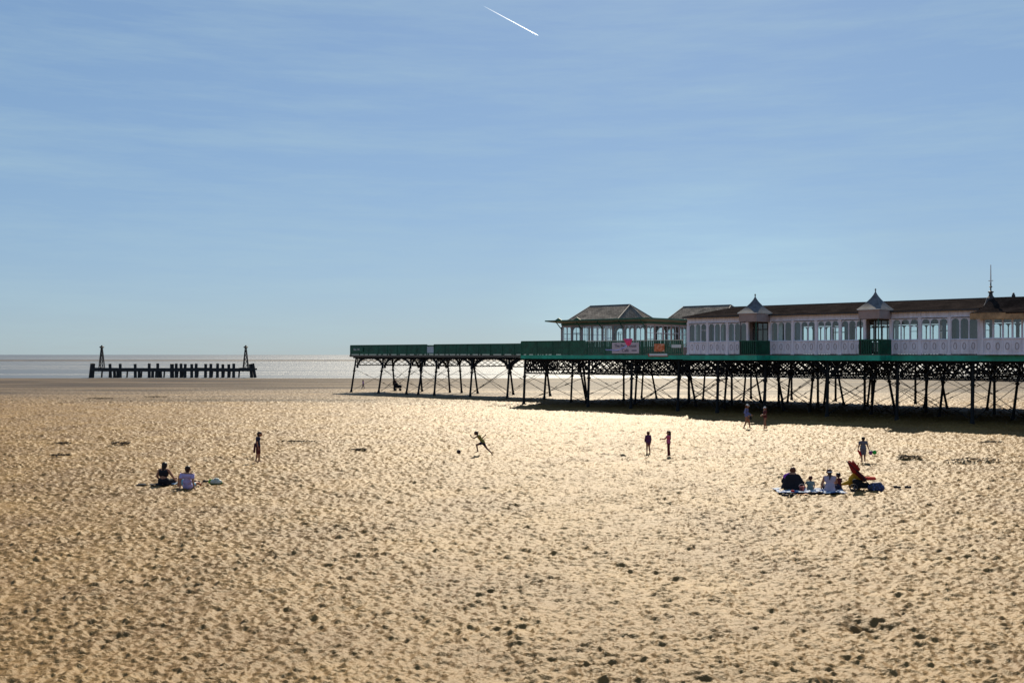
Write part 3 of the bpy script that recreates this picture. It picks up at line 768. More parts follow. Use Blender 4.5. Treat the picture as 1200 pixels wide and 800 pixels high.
# ------------------------------------------------------------------ two tea houses
def teahouse(name, label, a0, a1, D0, Dn, ridge_a, ridge_z, seed):
    t, f = pier_thing(name, (a0+a1)/2, (D0+Dn)/2, FLOOR); tag(t, label, 'pavilion')
    top = 3.30; cen = (D0+Dn)/2
    w_ = MB(f)
    def bays(n, fn):
        for i in range(n): fn(i, i/n, (i+1)/n)
    nb = 8
    L_ = (a1-a0)/nb
    for D, s in ((D0, 1), (Dn, -1)):
        y0, y1 = sorted((D, D+s*.12))
        w_.box(a0, a1, y0, y1, F+2.95, F+top); w_.box(a0, a1, y0+.01, y1-.01, F, F+.78)
        for i in range(nb+1):
            x = a0+L_*i; w_.box(x-.11, x+.11, y0-.01, y1+.01, F+.001, F+2.949)
    nd = 5; Ld = (Dn-D0-.3)/nd
    for a in (a0, a1):
        x0, x1 = (a+.01, a+.12) if a == a0 else (a-.12, a-.01)
        w_.box(x0, x1, D0+.13, Dn-.13, F+2.951, F+top-.001); w_.box(x0, x1, D0+.13, Dn-.13, F, F+.781)
        for i in range(1, nd):
            y = D0+.15+Ld*i; w_.box(x0-.01, x1+.01, y-.1, y+.1, F+.782, F+2.94)
    w_.build('wall', M['intw'] if seed else M['fascia'], t)
    for D, s in ((D0, 1), (Dn, -1)):
        for i in range(nb):
            x0 = a0+L_*i+.11; x1 = a0+L_*(i+1)-.11; fm = MB(f); gg = MB(f); y0, y1 = sorted((D+s*.03, D+s*.09)); ym = (y0+y1)/2
            kind = (i+seed) % 4
            if kind == 2:
                arch_light(fm, x0, x1, y0, y1, F+.79, F+2.949, .06)
                fm.bar(((x0+x1)/2, ym, F+.8), ((x0+x1)/2, ym, F+2.3), .05, .05); fm.bar((x0, ym, F+2.25), (x1, ym, F+2.25), .05, .06)
            else:
                h = (x1-x0)/2
                for j in range(2): arch_light(fm, x0+h*j, x0+h*(j+1), y0, y1, F+.79, F+2.949, .035)
                if kind == 3: fm.bar((x0, ym, F+1.7), (x1, ym, F+1.7), .05, .05)
            wn = fm.build('window', M['frame'] if kind != 2 else M['intw'], t)
            gg.add([(x0+.02,ym,F+.8),(x1-.02,ym,F+.8),(x1-.02,ym,F+2.94),(x0+.02,ym,F+2.94)], [(0,1,2,3)]); gg.build('pane', M['glass'], wn)
    for a in (a0, a1):
        xm = a+.06 if a == a0 else a-.06
        for i in range(nd):
            y0 = D0+.15+Ld*i+.1; y1 = D0+.15+Ld*(i+1)-.1; fm = MB(f)
            for z in (.80, 2.2, 2.92): fm.bar((xm,y0,F+z),(xm,y1,F+z),.05,.05)
            for y in (y0+.03, (y0+y1)/2, y1-.03): fm.bar((xm,y,F+.8),(xm,y,F+2.92),.05,.05)
            wn = fm.build('window', M['frame'], t); gg = MB(f); gg.add([(xm,y0,F+.8),(xm,y1,F+.8),(xm,y1,F+2.93),(xm,y0,F+2.93)], [(0,1,2,3)]); gg.build('pane', M['glass'], wn)
    mb = MB(f); mb.box(a0+.02, a1-.02, D0+.02, Dn-.02, F+.002, F+.03); mb.build('floor', M['floor'], t)
    # flat canopy sloping up outwards, green edge
    ov = 1.25; mb = MB(f)
    ib = [(a0,D0),(a1,D0),(a1,Dn),(a0,Dn)]; ob = [(a0-ov,D0-ov),(a1+ov,D0-ov),(a1+ov,Dn+ov),(a0-ov,Dn+ov)]
    vs = [(x,y,F+3.302) for x,y in ib]+[(x,y,F+3.50) for x,y in ob]+[(x,y,F+3.62) for x,y in ib]+[(x,y,F+3.60) for x,y in ob]
    fs = []
    for i in range(4):
        j = (i+1) % 4; fs += [(i,j,4+j,4+i), (8+i,12+i,12+j,8+j), (4+i,4+j,12+j,12+i)]
    fs += [(0,3,2,1), (8,9,10,11)]
    mb.add(vs, fs); cn = mb.build('canopy', M['soffit'], t)
    mb = MB(f)
    for i in range(4):
        p, q = ob[i], ob[(i+1)%4]; mb.bar((*p, F+3.56), (*q, F+3.56), .07, .13)
    for x in np.linspace(a0, a1, 5)[1:-1] if seed == 0 else ():
        pass
    for x in (a1-.6, a1-3.1):
        mb.add([(x-.45,D0-ov-.04,F+3.62),(x+.45,D0-ov-.04,F+3.62),(x,D0-ov-.04,F+3.86),(x-.45,D0-ov+.06,F+3.62),(x+.45,D0-ov+.06,F+3.62),(x,D0-ov+.06,F+3.86)],
               [(0,1,2),(5,4,3),(0,3,4,1),(1,4,5,2),(2,5,3,0)])
    mb.build('canopy_edge', M['dgreen'], cn)
    mb = MB(f)
    for i in range(4):
        p, q = ib[i], ib[(i+1)%4]; c = Vector((cen, cen))
        off = [(0,-.05),(.05,0),(0,.05),(-.05,0)][i]
        mb.bar((p[0]+off[0],p[1]+off[1],F+3.20), (q[0]+off[0],q[1]+off[1],F+3.20), .06, .18)
    mb.build('head_band', M['dgreen'], t)
    # brackets
    for i in range(0, nb+1, 2):
        x = a0+L_*i; mb = MB(f); mb.bar((x, D0-.03, F+2.7), (x, D0-.9, F+3.40), .07, .07); mb.build('bracket', M['dgreen'], t)
    # roof: apsidal hipped
    r1, r0 = ridge_a; hw = 3.5; ex = .9
    pts = [(r1+.3,cen-hw),(r0-1.0,cen-hw),(r0-1.9,cen),(r0-1.0,cen+hw),(r1+.3,cen+hw),(r1+1.2,cen)]
    mb = MB(f); zb = F+3.63
    vs = [(x,y,zb) for x,y in pts] + [(r1,cen,ridge_z),(r0,cen,ridge_z)]
    mb.add(vs, [(0,1,7,6),(1,2,7),(2,3,7),(3,4,6,7),(4,5,6),(5,0,6),(5,4,3,2,1,0)])
    rf = mb.build('roof', M['gslate'], t)
    mb = MB(f); mb.bar((r0,cen,ridge_z+.03),(r1,cen,ridge_z+.03),.14,.09)
    for i in range(6):
        x, y = pts[i]; ra = (r0 if i in (1,2,3) else r1)
        mb.bar((x,y,zb+.03),(ra,cen,ridge_z+.02),.10,.06)
    mb.build('ridge_capping', M['lead'], rf)
    mb = MB(f)
    for i in range(6):
        p, q = pts[i], pts[(i+1)%6]; mb.bar((*p,zb+.02),(*q,zb+.02),.12,.14)
    mb.build('gutter', M['cream'], rf)
    return t
teahouse('tea_house', 'grey hipped tea house with wide flat canopy, standing behind the cafe sign on the pier', 58.6, 69.4, 84.2, 92.0, (68.6, 63.3), F+5.25, 0)
teahouse('tea_house', 'second grey roofed tea house partly hidden behind the seaward corner of the long pavilion', 52.6, 63.4, 95.0, 102.6, (63.6, 57.5), F+5.40, 3)

# ------------------------------------------------------------------ signs on the railing
def text_mesh(s, size, name, m, parent, loc, align='CENTER', sx=1.0):
    cu = bpy.data.curves.new(name, 'FONT'); cu.body = s; cu.size = size; cu.align_x = align; cu.align_y = 'CENTER'; cu.extrude = .008
    to = bpy.data.objects.new(name, cu); C.objects.link(to)
    dg = bpy.context.evaluated_depsgraph_get(); me = bpy.data.meshes.new_from_object(to.evaluated_get(dg))
    bpy.data.objects.remove(to); me.name = name
    me.transform(Matrix.Scale(sx, 4, (1,0,0)) if sx != 1 else Matrix.Identity(4))
    me.transform(Matrix.Rotation(R(90), 4, 'X')); me.transform(Matrix.Translation(loc))
    me.materials.clear(); me.materials.append(m)
    o = bpy.data.objects.new(name, me); C.objects.link(o); o.parent = parent
    return o
M['ink'] = mat('dark_lettering', (.10,.07,.12), .6, 0, .05)
M['signb'] = mat('mauve_white_signboard', (.62,.50,.54), .5, 0, .08, 1.2)
sa0, sa1 = 54.25, 57.3
t, f = pier_thing('cafe_sign', (sa0+sa1)/2, NEAR-.1, F+.12)
tag(t, 'mauve cafe signboard with two lines of dark lettering on the green pier railing', 'sign')
mb = MB(f); mb.box(sa0, sa1, NEAR-.12, NEAR-.07, F+.12, F+1.12); mb.build('board', M['signb'], t)
text_mesh('The Pier House', .40, 'lettering', M['ink'], t, (0, -.035, .70), sx=.98)
text_mesh('Café', .42, 'lettering', M['ink'], t, (0, -.035, .27))
for s in (-1, 1):
    mb = MB(); mb.box(*sorted((s*.72, s*1.28)), -.04, -.021, .22, .31); mb.build('rule', M['ink'], t)
# orange and white banner further along
t, f = pier_thing('banner', 52.0, NEAR-.1, F+.25)
tag(t, 'small orange and white banner tied to the green railing beside the long pavilion', 'banner')
mb = MB(f); mb.box(51.5, 52.6, NEAR-.10, NEAR-.07, F+.28, F+.98)
mo = mat('orange_white_print', (.5,.15,.06), .6, 0, .3, 4)
nn = mo.node_tree; rp = [x for x in nn.nodes if x.type == 'VALTORGB'][0]; rp.color_ramp.elements[0].color = (.10,.03,.02,1); rp.color_ramp.elements[1].color = (.8,.62,.5,1)
e = rp.color_ramp.elements.new(.5); e.color = (.8,.2,.06,1)
mb.build('cloth', mo, t)
t, f = pier_thing('white_board', 52.2, NEAR-.12, F-.12)
tag(t, 'low white board with red edge fixed under the orange banner on the deck edge', 'board')
mb = MB(f); mb.box(51.2, 53.1, NEAR-.14, NEAR-.07, F-.1, F+.1); mb.build('board', M['white'], t)
mb = MB(f); mb.box(51.1, 53.2, NEAR-.15, NEAR-.075, F-.16, F-.101); mb.box(53.101, 53.2, NEAR-.15, NEAR-.075, F-.1, F+.1); mb.build('edging', M['red'], t)
t, f = pier_thing('notice', 50.3, NEAR-.1, F+.7)
tag(t, 'narrow white notice on the railing touching the corner of the long pavilion', 'notice')
mb = MB(f); mb.box(49.75, 50.75, NEAR-.10, NEAR-.07, F+.62, F+.90); mb.build('board', M['white'], t)
# pale board half way along the narrow deck
t, f = pier_thing('pale_board', 92.95, NN, F+.25)
tag(t, 'pale grey square board standing in the railing of the narrow sea end', 'board')
mb = MB(f); mb.box(92.35, 93.55, NN-.02, NN+.03, F+.22, F+1.02); mb.build('board', mat('pale_grey_board', (.5,.55,.6), .4), t)
mb = MB(f); mb.box(92.30, 93.60, NN-.05, NN+.06, F+1.021, F+1.10); mb.box(92.3, 93.6, NN-.05, NN+.06, F+.1, F+.219); mb.build('frame', M['dgreen'], t)
t, f = pier_thing('distance_sign', 107.4, NN-.06, F+.4)
tag(t, 'green plate with small white numbers at the sea end of the pier railing', 'sign')
mb = MB(f); mb.box(105.9, 108.3, NN-.1, NN-.06, F+.38, F+.98); mb.build('plate', M['dgreen'], t)
text_mesh('No 14.1', .42, 'lettering', M['white'], t, (.3, -.055, .28))

# ------------------------------------------------------------------ ruined jetty
JY = 229.0; js = JY/1200.0
def jx(px): return (px-600)*js
jetty = empty('ruined_jetty', (jx(200), JY, -.3)); tag(jetty, 'row of black timber posts of a ruined jetty standing at the water edge', 'jetty')
jl = lambda x, y, z: (x-jx(200), y-JY, z+.3)
for k, px in enumerate([106.5,109,129,134,141,138,158.6,163,175,179,185,188,201.4,206.6,212,217,224.8,230,241,247,255,261,268,274,294,297.5]):
    full = px not in (134,138,163,179,188); x = jx(px); lean = {106.5:.35,109:.3,294:-.25,297.5:-.4}.get(px, random.uniform(-.06,.06))
    mb = MB(jl); top = 3.0+random.uniform(-.12,.1) if full else 1.55
    r = .36 if px != 201.4 else .48
    mb.tube((x-lean, JY+random.uniform(-.3,.3), -1.2), (x+lean*.6, JY, top), r, r*.9, 8)
    y2 = JY+2.2
    mb.build('post', M['wood'], jetty)
for px in [113,122,131,143,160,177,187,203,209,219,227,244,258,265,276,290]:
    x = jx(px); mb = MB(jl); mb.tube((x-.2, JY+3.2, -1.2), (x+.1, JY+3.1, 1.9+random.uniform(-.3,.2)), .2, .18, 8); mb.build('rear_post', M['wood'], jetty)
mb = MB(jl); x0, x1 = jx(107), jx(297); n = 12
for i in range(n):
    xa = x0+(x1-x0)*i/n; xb = x0+(x1-x0)*(i+1)/n-.02; dz = random.uniform(-.05,.05)
    mb.box(xa, xb, JY-.55, JY-.31, 1.25+dz, 2.05+dz)
mb.build('beam', M['wood'], jetty)
mb = MB(jl); mb.box(x0, x1, JY+3.0, JY+3.25, 1.55, 1.95)
for i in range(14):
    x = x0+(x1-x0)*(i+.3)/14; mb.box(x, x+.3, JY-.19, JY+2.99, 1.5, 1.7)
mb.build('cross_beams', M['wood'], jetty)
def beacon(px, label, bw):
    x = jx(px); b = empty('beacon', (x, JY+.6, 2.03)); tag(b, label, 'beacon', 'beacons on the ruined jetty')
    mb = MB(); H = 4.4
    for sx in (-1,1):
        for sy in (-1,1): mb.bar((sx*bw, sy*.5, -.8), (sx*.12, sy*.1, H), .16, .16)
    for i in range(5):
        z0 = H*i/5-.4; z1 = H*(i+1)/5-.4; k0 = 1-i/5.; k1 = 1-(i+1)/5.
        mb.bar((-bw*k0,-.5*k0,z0),(bw*k1,-.5*k1,z1),.09,.09); mb.bar((bw*k0,-.5*k0,z0),(-bw*k1,-.5*k1,z1),.09,.09); mb.bar((-bw*k0,-.5*k0,z0),(bw*k0,-.5*k0,z0),.10,.10)
    mb.build('lattice_tower', M['wood'], b)
    mb = MB(); mb.lathe((0,0,H), [(.12,0),(.45,.12),(.55,.3),(.3,.42),(.2,.55),(.1,.7)], 10); mb.build('lamp_top', M['wood'], b)
beacon(118, 'tapering lattice beacon near the left end of the ruined jetty', .55)
beacon(287.2, 'tapering lattice beacon near the right end of the ruined jetty', .6)

# ------------------------------------------------------------------ people
def cmat(name, c, rough=.85, var=.10): return mat(name, c, rough, 0, var, 6, .2, 40, spec=.25)
SK = cmat('tanned_skin', (.36,.17,.10), .55); SKL = cmat('fair_skin', (.52,.29,.2), .55)
K = dict(black=cmat('black_cloth',(.014,.013,.018)), navy=cmat('navy_cloth',(.02,.022,.05)), lilac=cmat('lilac_cotton',(.42,.36,.62)), ltblue=cmat('light_blue_cotton',(.16,.42,.55)),
         maroon=cmat('maroon_cloth',(.10,.018,.02)), olive=cmat('olive_yellow_cotton',(.24,.20,.05)), plum=cmat('plum_cloth',(.10,.03,.09)), pinkc=cmat('pink_cotton',(.50,.10,.20)),
         denim=cmat('blue_shirt_cotton',(.15,.17,.36)), grey=cmat('grey_cotton',(.13,.13,.16)), sage=cmat('sage_cotton',(.19,.24,.22)), mauve=cmat('pale_mauve_cotton',(.42,.36,.46)),
         purple=cmat('purple_cotton',(.25,.06,.42)), white=cmat('white_cotton',(.75,.73,.7)), red=cmat('red_cloth',(.5,.02,.015)), dgreen=cmat('dark_green_cloth',(.02,.05,.05)))
HB = cmat('black_hair',(.014,.009,.008),.5); HR = cmat('auburn_hair',(.10,.028,.012),.5); HD = cmat('dark_brown_hair',(.03,.014,.009),.5)
EYE = cmat('eye', (.02,.015,.012), .3)

def blob(bm, p0, p1, r0, r1, flat=None, n=12, ri=5):
    """tapered capsule; flat=(sx, sy) squashes it in x / y about its own axis point"""
    p0 = Vector(p0); p1 = Vector(p1); d = p1-p0; Ln = d.length
    q = d.to_track_quat('Z','Y') if Ln > 1e-6 else Matrix.Identity(3).to_quaternion()
    rows_ = []
    for i in range(ri+1):
        t = -PI/2*(1-i/ri); rows_.append((r0*math.cos(t), r0*math.sin(t), 0))
    for i in range(ri+1):
        t = PI/2*i/ri; rows_.append((r1*math.cos(t), Ln+r1*math.sin(t), 1))
    mid = (p0+p1)/2; vv = []
    for r, z, _ in rows_:
        ring_ = []
        for k in range(n):
            a = 2*PI*k/n; v = p0 + q @ Vector((r*math.cos(a), r*math.sin(a), z))
            if flat: v = Vector((mid.x+(v.x-mid.x)*flat[0], mid.y+(v.y-mid.y)*flat[1], v.z))
            ring_.append(bm.verts.new(v))
        vv.append(ring_)
    for a, b in zip(vv, vv[1:]):
        for k in range(n):
            try: bm.faces.new((a[k], a[(k+1)%n], b[(k+1)%n], b[k]))
            except ValueError: pass
def fuse(name, blobs, m, parent, voxel=.012, extra=None, smooth_it=3, cut=None):
    bm = bmesh.new()
    for b in blobs: blob(bm, *b)
    bmesh.ops.remove_doubles(bm, verts=bm.verts, dist=1e-5); bmesh.ops.dissolve_degenerate(bm, edges=bm.edges, dist=1e-6)
    bmesh.ops.holes_fill(bm, edges=[e for e in bm.edges if e.is_boundary]); bmesh.ops.recalc_face_normals(bm, faces=bm.faces)
    me = bpy.data.meshes.new(name); bm.to_mesh(me); bm.free()
    o = bpy.data.objects.new(name, me); C.objects.link(o)
    rm = o.modifiers.new('r', 'REMESH'); rm.mode = 'VOXEL'; rm.voxel_size = voxel
    sm = o.modifiers.new('s', 'SMOOTH'); sm.iterations = smooth_it; sm.factor = .5
    dg = bpy.context.evaluated_depsgraph_get(); m2 = bpy.data.meshes.new_from_object(o.evaluated_get(dg)); m2.name = name
    bpy.data.objects.remove(o); bpy.data.meshes.remove(me)
    if extra or cut:
        bm = bmesh.new(); bm.from_mesh(m2)
        if cut:
            for co_, no_ in cut:
                r_ = bmesh.ops.bisect_plane(bm, geom=bm.verts[:]+bm.edges[:]+bm.faces[:], plane_co=co_, plane_no=no_, clear_outer=True)
                ed = [e for e in bm.edges if e.is_boundary]
                if ed: bmesh.ops.holes_fill(bm, edges=ed)
        for b in (extra or []): blob(bm, *b)
        bm.to_mesh(m2); bm.free()
    m2.polygons.foreach_set('use_smooth', [True]*len(m2.polygons))
    m2.materials.clear(); m2.materials.append(m)
    o = bpy.data.objects.new(name, m2); C.objects.link(o); o.parent = parent
    return o
STAND = dict(head=(0,.008,.925), neck=(0,-.005,.845), chest=(0,0,.74), belly=(0,.005,.62), pelvis=(0,0,.535),
    sh=(.108,-.005,.805), el=(.135,-.01,.635), wr=(.145,.03,.485), hd=(.145,.045,.425), hip=(.05,0,.515), kn=(.052,.012,.285), an=(.052,-.012,.045), to=(.058,.085,.018))
def person(px, py, H, rz, label, pose=None, skin=SK, hair=HD, hairlen=0, top=None, sleeves='short', bottom=None, legs='shorts', dress=None, fat=1.0,
           category='person', z=0.0, look=0.0, hat=None, extras=None, group=None, loc=None):
    p = empty('person', loc or at(px, py, z), R(rz)); tag(p, label, category, group)
    J = {}
    for k, v in STAND.items():
        if k in ('head','neck','chest','belly','pelvis'): J[k] = Vector(v)
        else: J[k+'L'] = Vector((-v[0],v[1],v[2])); J[k+'R'] = Vector(v)
    for k, v in (pose or {}).items(): J[k] = Vector(v)
    for k in J: J[k] = J[k]*H
    h = H; f = fat; hs_ = H*(1.10 if H > 1.45 else 1.22 if H > 1.1 else 1.32); J['head'] = J['head']-(J['head']-J['neck']).normalized()*.012*H; vx = .011*max(H,.9)/1.5
    ad = (J['neck']-J['pelvis']).normalized()
    def torso(i=0.0):
        return [(J['chest']+Vector((-.045*h,0,.02*h)), J['chest']+Vector((.045*h,0,.02*h)), (.062*f)*h+i, (.062*f)*h+i),
                (J['shL']*.86+J['neck']*.14, J['shR']*.86+J['neck']*.14, .034*h+i, .034*h+i),
                (J['shL']*.6+J['shR']*.4, J['belly'], .052*h*f+i, .054*h*f+i), (J['shR']*.6+J['shL']*.4, J['belly'], .052*h*f+i, .054*h*f+i),
                (J['belly']+Vector((-.028*h*f,0,0)), J['belly']+Vector((.028*h*f,0,0)), .056*h*f+i, .056*h*f+i),
                (J['pelvis']+Vector((-.038*h*f,0,0)), J['pelvis']+Vector((.038*h*f,0,0)), .06*h*f+i, .06*h*f+i),
                (J['belly'], J['pelvis'], .062*h*f+i, .068*h*f+i)]
    fl = math.sqrt(f)
    def thigh(s, i=0.0, t=1.0): return (J['hip'+s], J['hip'+s].lerp(J['kn'+s], t), .056*h*fl+i, (.056-.019*t)*h*fl+i)
    def calf(s, i=0.0, t=1.0): return (J['kn'+s], J['kn'+s].lerp(J['an'+s], t), .037*h*fl+i, (.037-.014*t)*h*fl+i)
    def uarm(s, i=0.0, t=1.0): return (J['sh'+s], J['sh'+s].lerp(J['el'+s], t), .033*h*fl+i, (.033-.007*t)*h*fl+i)
    def farm(s, i=0.0, t=1.0): return (J['el'+s], J['el'+s].lerp(J['wr'+s], t), .026*h+i, (.026-.009*t)*h+i)
    body = torso() + [(J['neck']-ad*.02*h, J['head']-ad*.03*h, .029*h*fl, .028*h)]
    hd = J['head']
    body += [(hd+Vector((0,-.012*hs_,.010*hs_)), hd+Vector((0,.010*hs_,.004*hs_)), .054*hs_, .050*hs_), (hd+Vector((0,.018*hs_,-.03*hs_)), hd+Vector((0,.022*hs_,-.036*hs_)), .032*hs_, .028*hs_),
             (hd+Vector((0,.050*hs_,-.008*hs_)), hd+Vector((0,.062*hs_,-.016*hs_)), .008*hs_, .010*hs_),
             (hd+Vector((-.052*hs_,-.004*hs_,-.012*hs_)), hd+Vector((-.054*hs_,-.006*hs_,.004*hs_)), .011*hs_, .012*hs_), (hd+Vector((.052*hs_,-.004*hs_,-.012*hs_)), hd+Vector((.054*hs_,-.006*hs_,.004*hs_)), .011*hs_, .012*hs_)]
    fing = []
    for s in 'LR':
        body += [uarm(s), farm(s), thigh(s), calf(s), (J['an'+s], J['to'+s], .022*h, .014*h), (J['an'+s], J['an'+s]+(J['an'+s]-J['to'+s])*.25-Vector((0,0,.012*h)), .022*h, .02*h)]
        hv = (J['hd'+s]-J['wr'+s]); hl = max(hv.length, 1e-3); hvn = hv/hl
        side = hvn.cross(Vector((1,0,0))); side = side.normalized() if side.length > .2 else Vector((0,1,0))
        palm = J['wr'+s]+hvn*.045*h
        body += [(J['wr'+s], palm, .014*h, .018*h), (palm-side*.012*h, palm+side*.012*h, .012*h, .012*h)]
        inn = hvn.cross(side)*(1 if s == 'L' else -1)
        for k, (o_, l_) in enumerate(((-.018,.036),(-.006,.044),(.006,.041),(.018,.032))):
            b0 = palm+side*o_*h+hvn*.004*h; b1 = b0+hvn*l_*.55*h+side*o_*.12*h; b2 = b1+(hvn*.8+inn*.5).normalized()*l_*.5*h
            fing += [(b0, b1, .0056*h, .005*h, None, 6, 2), (b1, b2, .005*h, .0042*h, None, 6, 2)]
        tb = J['wr'+s]+hvn*.02*h-side*.014*h; tm = tb-side*.020*h+hvn*.016*h; te = tm+hvn*.02*h-side*.004*h
        fing += [(tb, tm, .007*h, .006*h, None, 6, 2), (tm, te, .006*h, .005*h, None, 6, 2)]
    b = fuse('body', body, skin, p, vx, extra=fing)
    ey = bmesh.new()
    for sx in (-1,1): blob(ey, hd+Vector((sx*.019*hs_,.050*hs_,.006*hs_)), hd+Vector((sx*.021*hs_,.0505*hs_,.006*hs_)), .0065*hs_, .0065*hs_, None, 6, 2)
    blob(ey, hd+Vector((-.014*hs_,.050*hs_,-.034*hs_)), hd+Vector((.014*hs_,.050*hs_,-.034*hs_)), .004*hs_, .004*hs_, None, 6, 2)
    me = bpy.data.meshes.new('face_features'); ey.to_mesh(me); ey.free(); me.materials.append(EYE); o = bpy.data.objects.new('face_features', me); C.objects.link(o); o.parent = p
    # hair
    if hair:
        hb = [(hd+Vector((0,-.022*hs_,.018*hs_)), hd+Vector((0,.002*hs_,.024*hs_)), .056*hs_, .051*hs_), (hd+Vector((0,-.03*hs_,-.01*hs_)), hd+Vector((0,-.028*hs_,.0)), .048*hs_, .05*hs_)]
        if hairlen:
            e = hd+Vector((0,-.055*hs_,-hairlen*hs_)); hb += [(hd+Vector((0,-.035*hs_,-.01*hs_)), e, .048*hs_, .026*hs_), (hd+Vector((-.03*hs_,-.025*hs_,-.01*hs_)), e+Vector((-.02*hs_,.01*hs_,.02*hs_)), .028*hs_, .018*hs_), (hd+Vector((.03*hs_,-.025*hs_,-.01*hs_)), e+Vector((.02*hs_,.01*hs_,.02*hs_)), .028*hs_, .018*hs_)]
        fuse('hair', hb, hair, p, vx)
    g_ = .010*h
    if top:
        tb = torso(g_*1.5)
        if sleeves == 'short': tb += [uarm('L', g_*1.3, .5), uarm('R', g_*1.3, .5)]
        elif sleeves == 'long': tb += [uarm('L', g_), uarm('R', g_), farm('L', g_, .95), farm('R', g_, .95)]
        fuse('shirt', tb, top, p, vx, cut=[(J['neck']-ad*.018*h, ad), ] if True else None)
    if bottom:
        i = g_; tt = {'shorts': .85, 'trousers': 1.0, 'short_shorts': .45}[legs]
        lb = [(J['pelvis']+Vector((-.038*h*f,0,0)), J['pelvis']+Vector((.038*h*f,0,0)), .060*h*f+i, .060*h*f+i)] + [thigh(s, i*(1.3 if legs == 'shorts' else .7), tt) for s in 'LR']
        if legs == 'trousers': lb += [calf(s, i*.6, .95) for s in 'LR']
        fuse('trousers' if legs == 'trousers' else 'shorts', lb, bottom, p, vx)
    if dress:
        m_, lo, wid = dress; km = (J['knL']+J['knR'])/2; hm = J['pelvis'].lerp(km, lo)
        db = torso(g_) + [uarm('L', g_, .4), uarm('R', g_, .4), (J['belly'], hm+Vector((-wid*.35*h,0,0)), .065*h*f, wid*.6*h), (J['belly'], hm+Vector((wid*.35*h,0,0)), .065*h*f, wid*.6*h)]
        fuse('dress', db, m_, p, vx, cut=[(J['neck']-ad*.018*h, ad), (hm, (hm-J['pelvis']).normalized())])
    if hat:
        fuse('hat', [(hd+Vector((0,-.008*hs_,.03*hs_)), hd+Vector((0,.0,.036*hs_)), .054*hs_, .052*hs_), (hd+Vector((0,.03*hs_,.028*hs_)), hd+Vector((0,.075*hs_,.020*hs_)), .018*hs_, .012*hs_)], hat, p, vx)
    for ex_ in (extras or []):
        name, blobs, m_ = ex_[:3]
        eo = fuse(name, [tuple([Vector(q[0])*h, Vector(q[1])*h, q[2]*h, q[3]*h]+list(q[4:])) for q in blobs], m_, p, vx)
        if len(ex_) > 3:      # carried, not worn: a thing of its own
            eo.parent = None; eo.location = p.location; eo.rotation_euler = p.rotation_euler; tag(eo, ex_[3], ex_[4])
    return p

SIT = dict(pelvis=(0,0,.06), belly=(0,-.01,.15), chest=(0,0,.27), neck=(0,.015,.375), head=(0,.035,.455),
    shL=(-.11,.005,.335), shR=(.11,.005,.335), hipL=(-.055,.03,.055), hipR=(.055,.03,.055))
def sit(**k): d = dict(SIT); d.update(k); return d
# left pair
person(192, 567, 1.68, -12, 'woman in black top and dark skirt sitting left of the man in lilac',
    sit(head=(.012,.03,.455), elL=(-.165,-.02,.20), wrL=(-.16,.10,.09), hdL=(-.15,.14,.05), elR=(.19,.04,.20), wrR=(.20,.15,.10), hdR=(.20,.20,.07),
        knL=(-.19,.20,.10), anL=(.0,.34,.04), toL=(.06,.40,.02), knR=(.16,.24,.12), anR=(-.02,.40,.04), toR=(-.08,.45,.02)),
    SK, HB, .13, None, extras=[
      ('top', [((-.05,0,.285),(.05,0,.285),.075,.075), ((-.05,-.006,.24),(.05,-.006,.24),.066,.066),((-.085,.0,.32),(.085,.0,.32),.04,.04)], K['black']),
      ('skirt', [((-.05,-.005,.09),(.05,-.005,.09),.088,.088), ((-.07,.0,.05),(-.18,.17,.07),.075,.065), ((.07,.0,.05),(.15,.19,.08),.075,.062), ((-.06,.06,.05),(.06,.10,.05),.07,.07)], K['black'])], fat=1.1)
person(220, 571, 1.74, -5, 'man in lilac T-shirt leaning back on his hands beside the woman in black top',
    sit(pelvis=(0,0,.055), belly=(.005,-.03,.15), chest=(.01,-.045,.26), neck=(.012,-.04,.35), head=(.015,-.015,.435), shL=(-.11,-.045,.315), shR=(.125,-.05,.315),
        elL=(-.12,-.12,.18), wrL=(-.105,-.16,.05), hdL=(-.10,-.20,.015), elR=(.165,-.12,.17), wrR=(.205,-.15,.05), hdR=(.235,-.17,.015),
        hipL=(-.06,.03,.055), knL=(-.235,.14,.25), anL=(-.285,.17,.035), toL=(-.32,.24,.018), hipR=(.05,.03,.055), knR=(.10,.26,.09), anR=(.10,.48,.035), toR=(.12,.52,.08)),
    SK, HD, 0, K['lilac'], 'short', K['ltblue'], 'short_shorts')
# dark wrap lying beside the woman, thin towel
def cloth_on_sand(name, label, cat, px, py, w_, d_, m, rz=0, amp=.03, th=.03, sc=4.0, nx=40, ny=24, seed=0, cut=0.0):
    o = at(px, py); e = MB(); vs = []; fs = []
    for j in range(ny+1):
        for i in range(nx+1):
            u, v = i/nx-.5, j/ny-.5
            edge = 1+.12*mnoise.noise(Vector((u*3+seed, v*3, 1)))
            zz = th+amp*(.5+mnoise.noise(Vector((u*sc*w_, v*sc*d_, seed))))
            vs.append((u*w_*edge, v*d_*edge, zz))
    for j in range(ny):
        for i in range(nx): k = j*(nx+1)+i; fs.append((k,k+1,k+nx+2,k+nx+1))
    e.add(vs, fs); ob = e.build(name, m, smooth=True); ob.location = o; ob.rotation_euler = (0,0,R(rz))
    s = ob.modifiers.new('thick', 'SOLIDIFY'); s.thickness = .012
    return tag(ob, label, cat)
cloth_on_sand('towel', 'thin dark towel stretched out on the sand left of the woman in black', 'towel', 180, 567.5, 1.25, .34, K['black'], 4, .05, .02)
cloth_on_sand('towel', 'small white and blue towel lying between the seated couple', 'towel', 205, 566, .62, .5, mat('white_blue_cloth', (.45,.55,.65), .8, 0, .4, 5), 0, .06, .02, 6, seed=4)
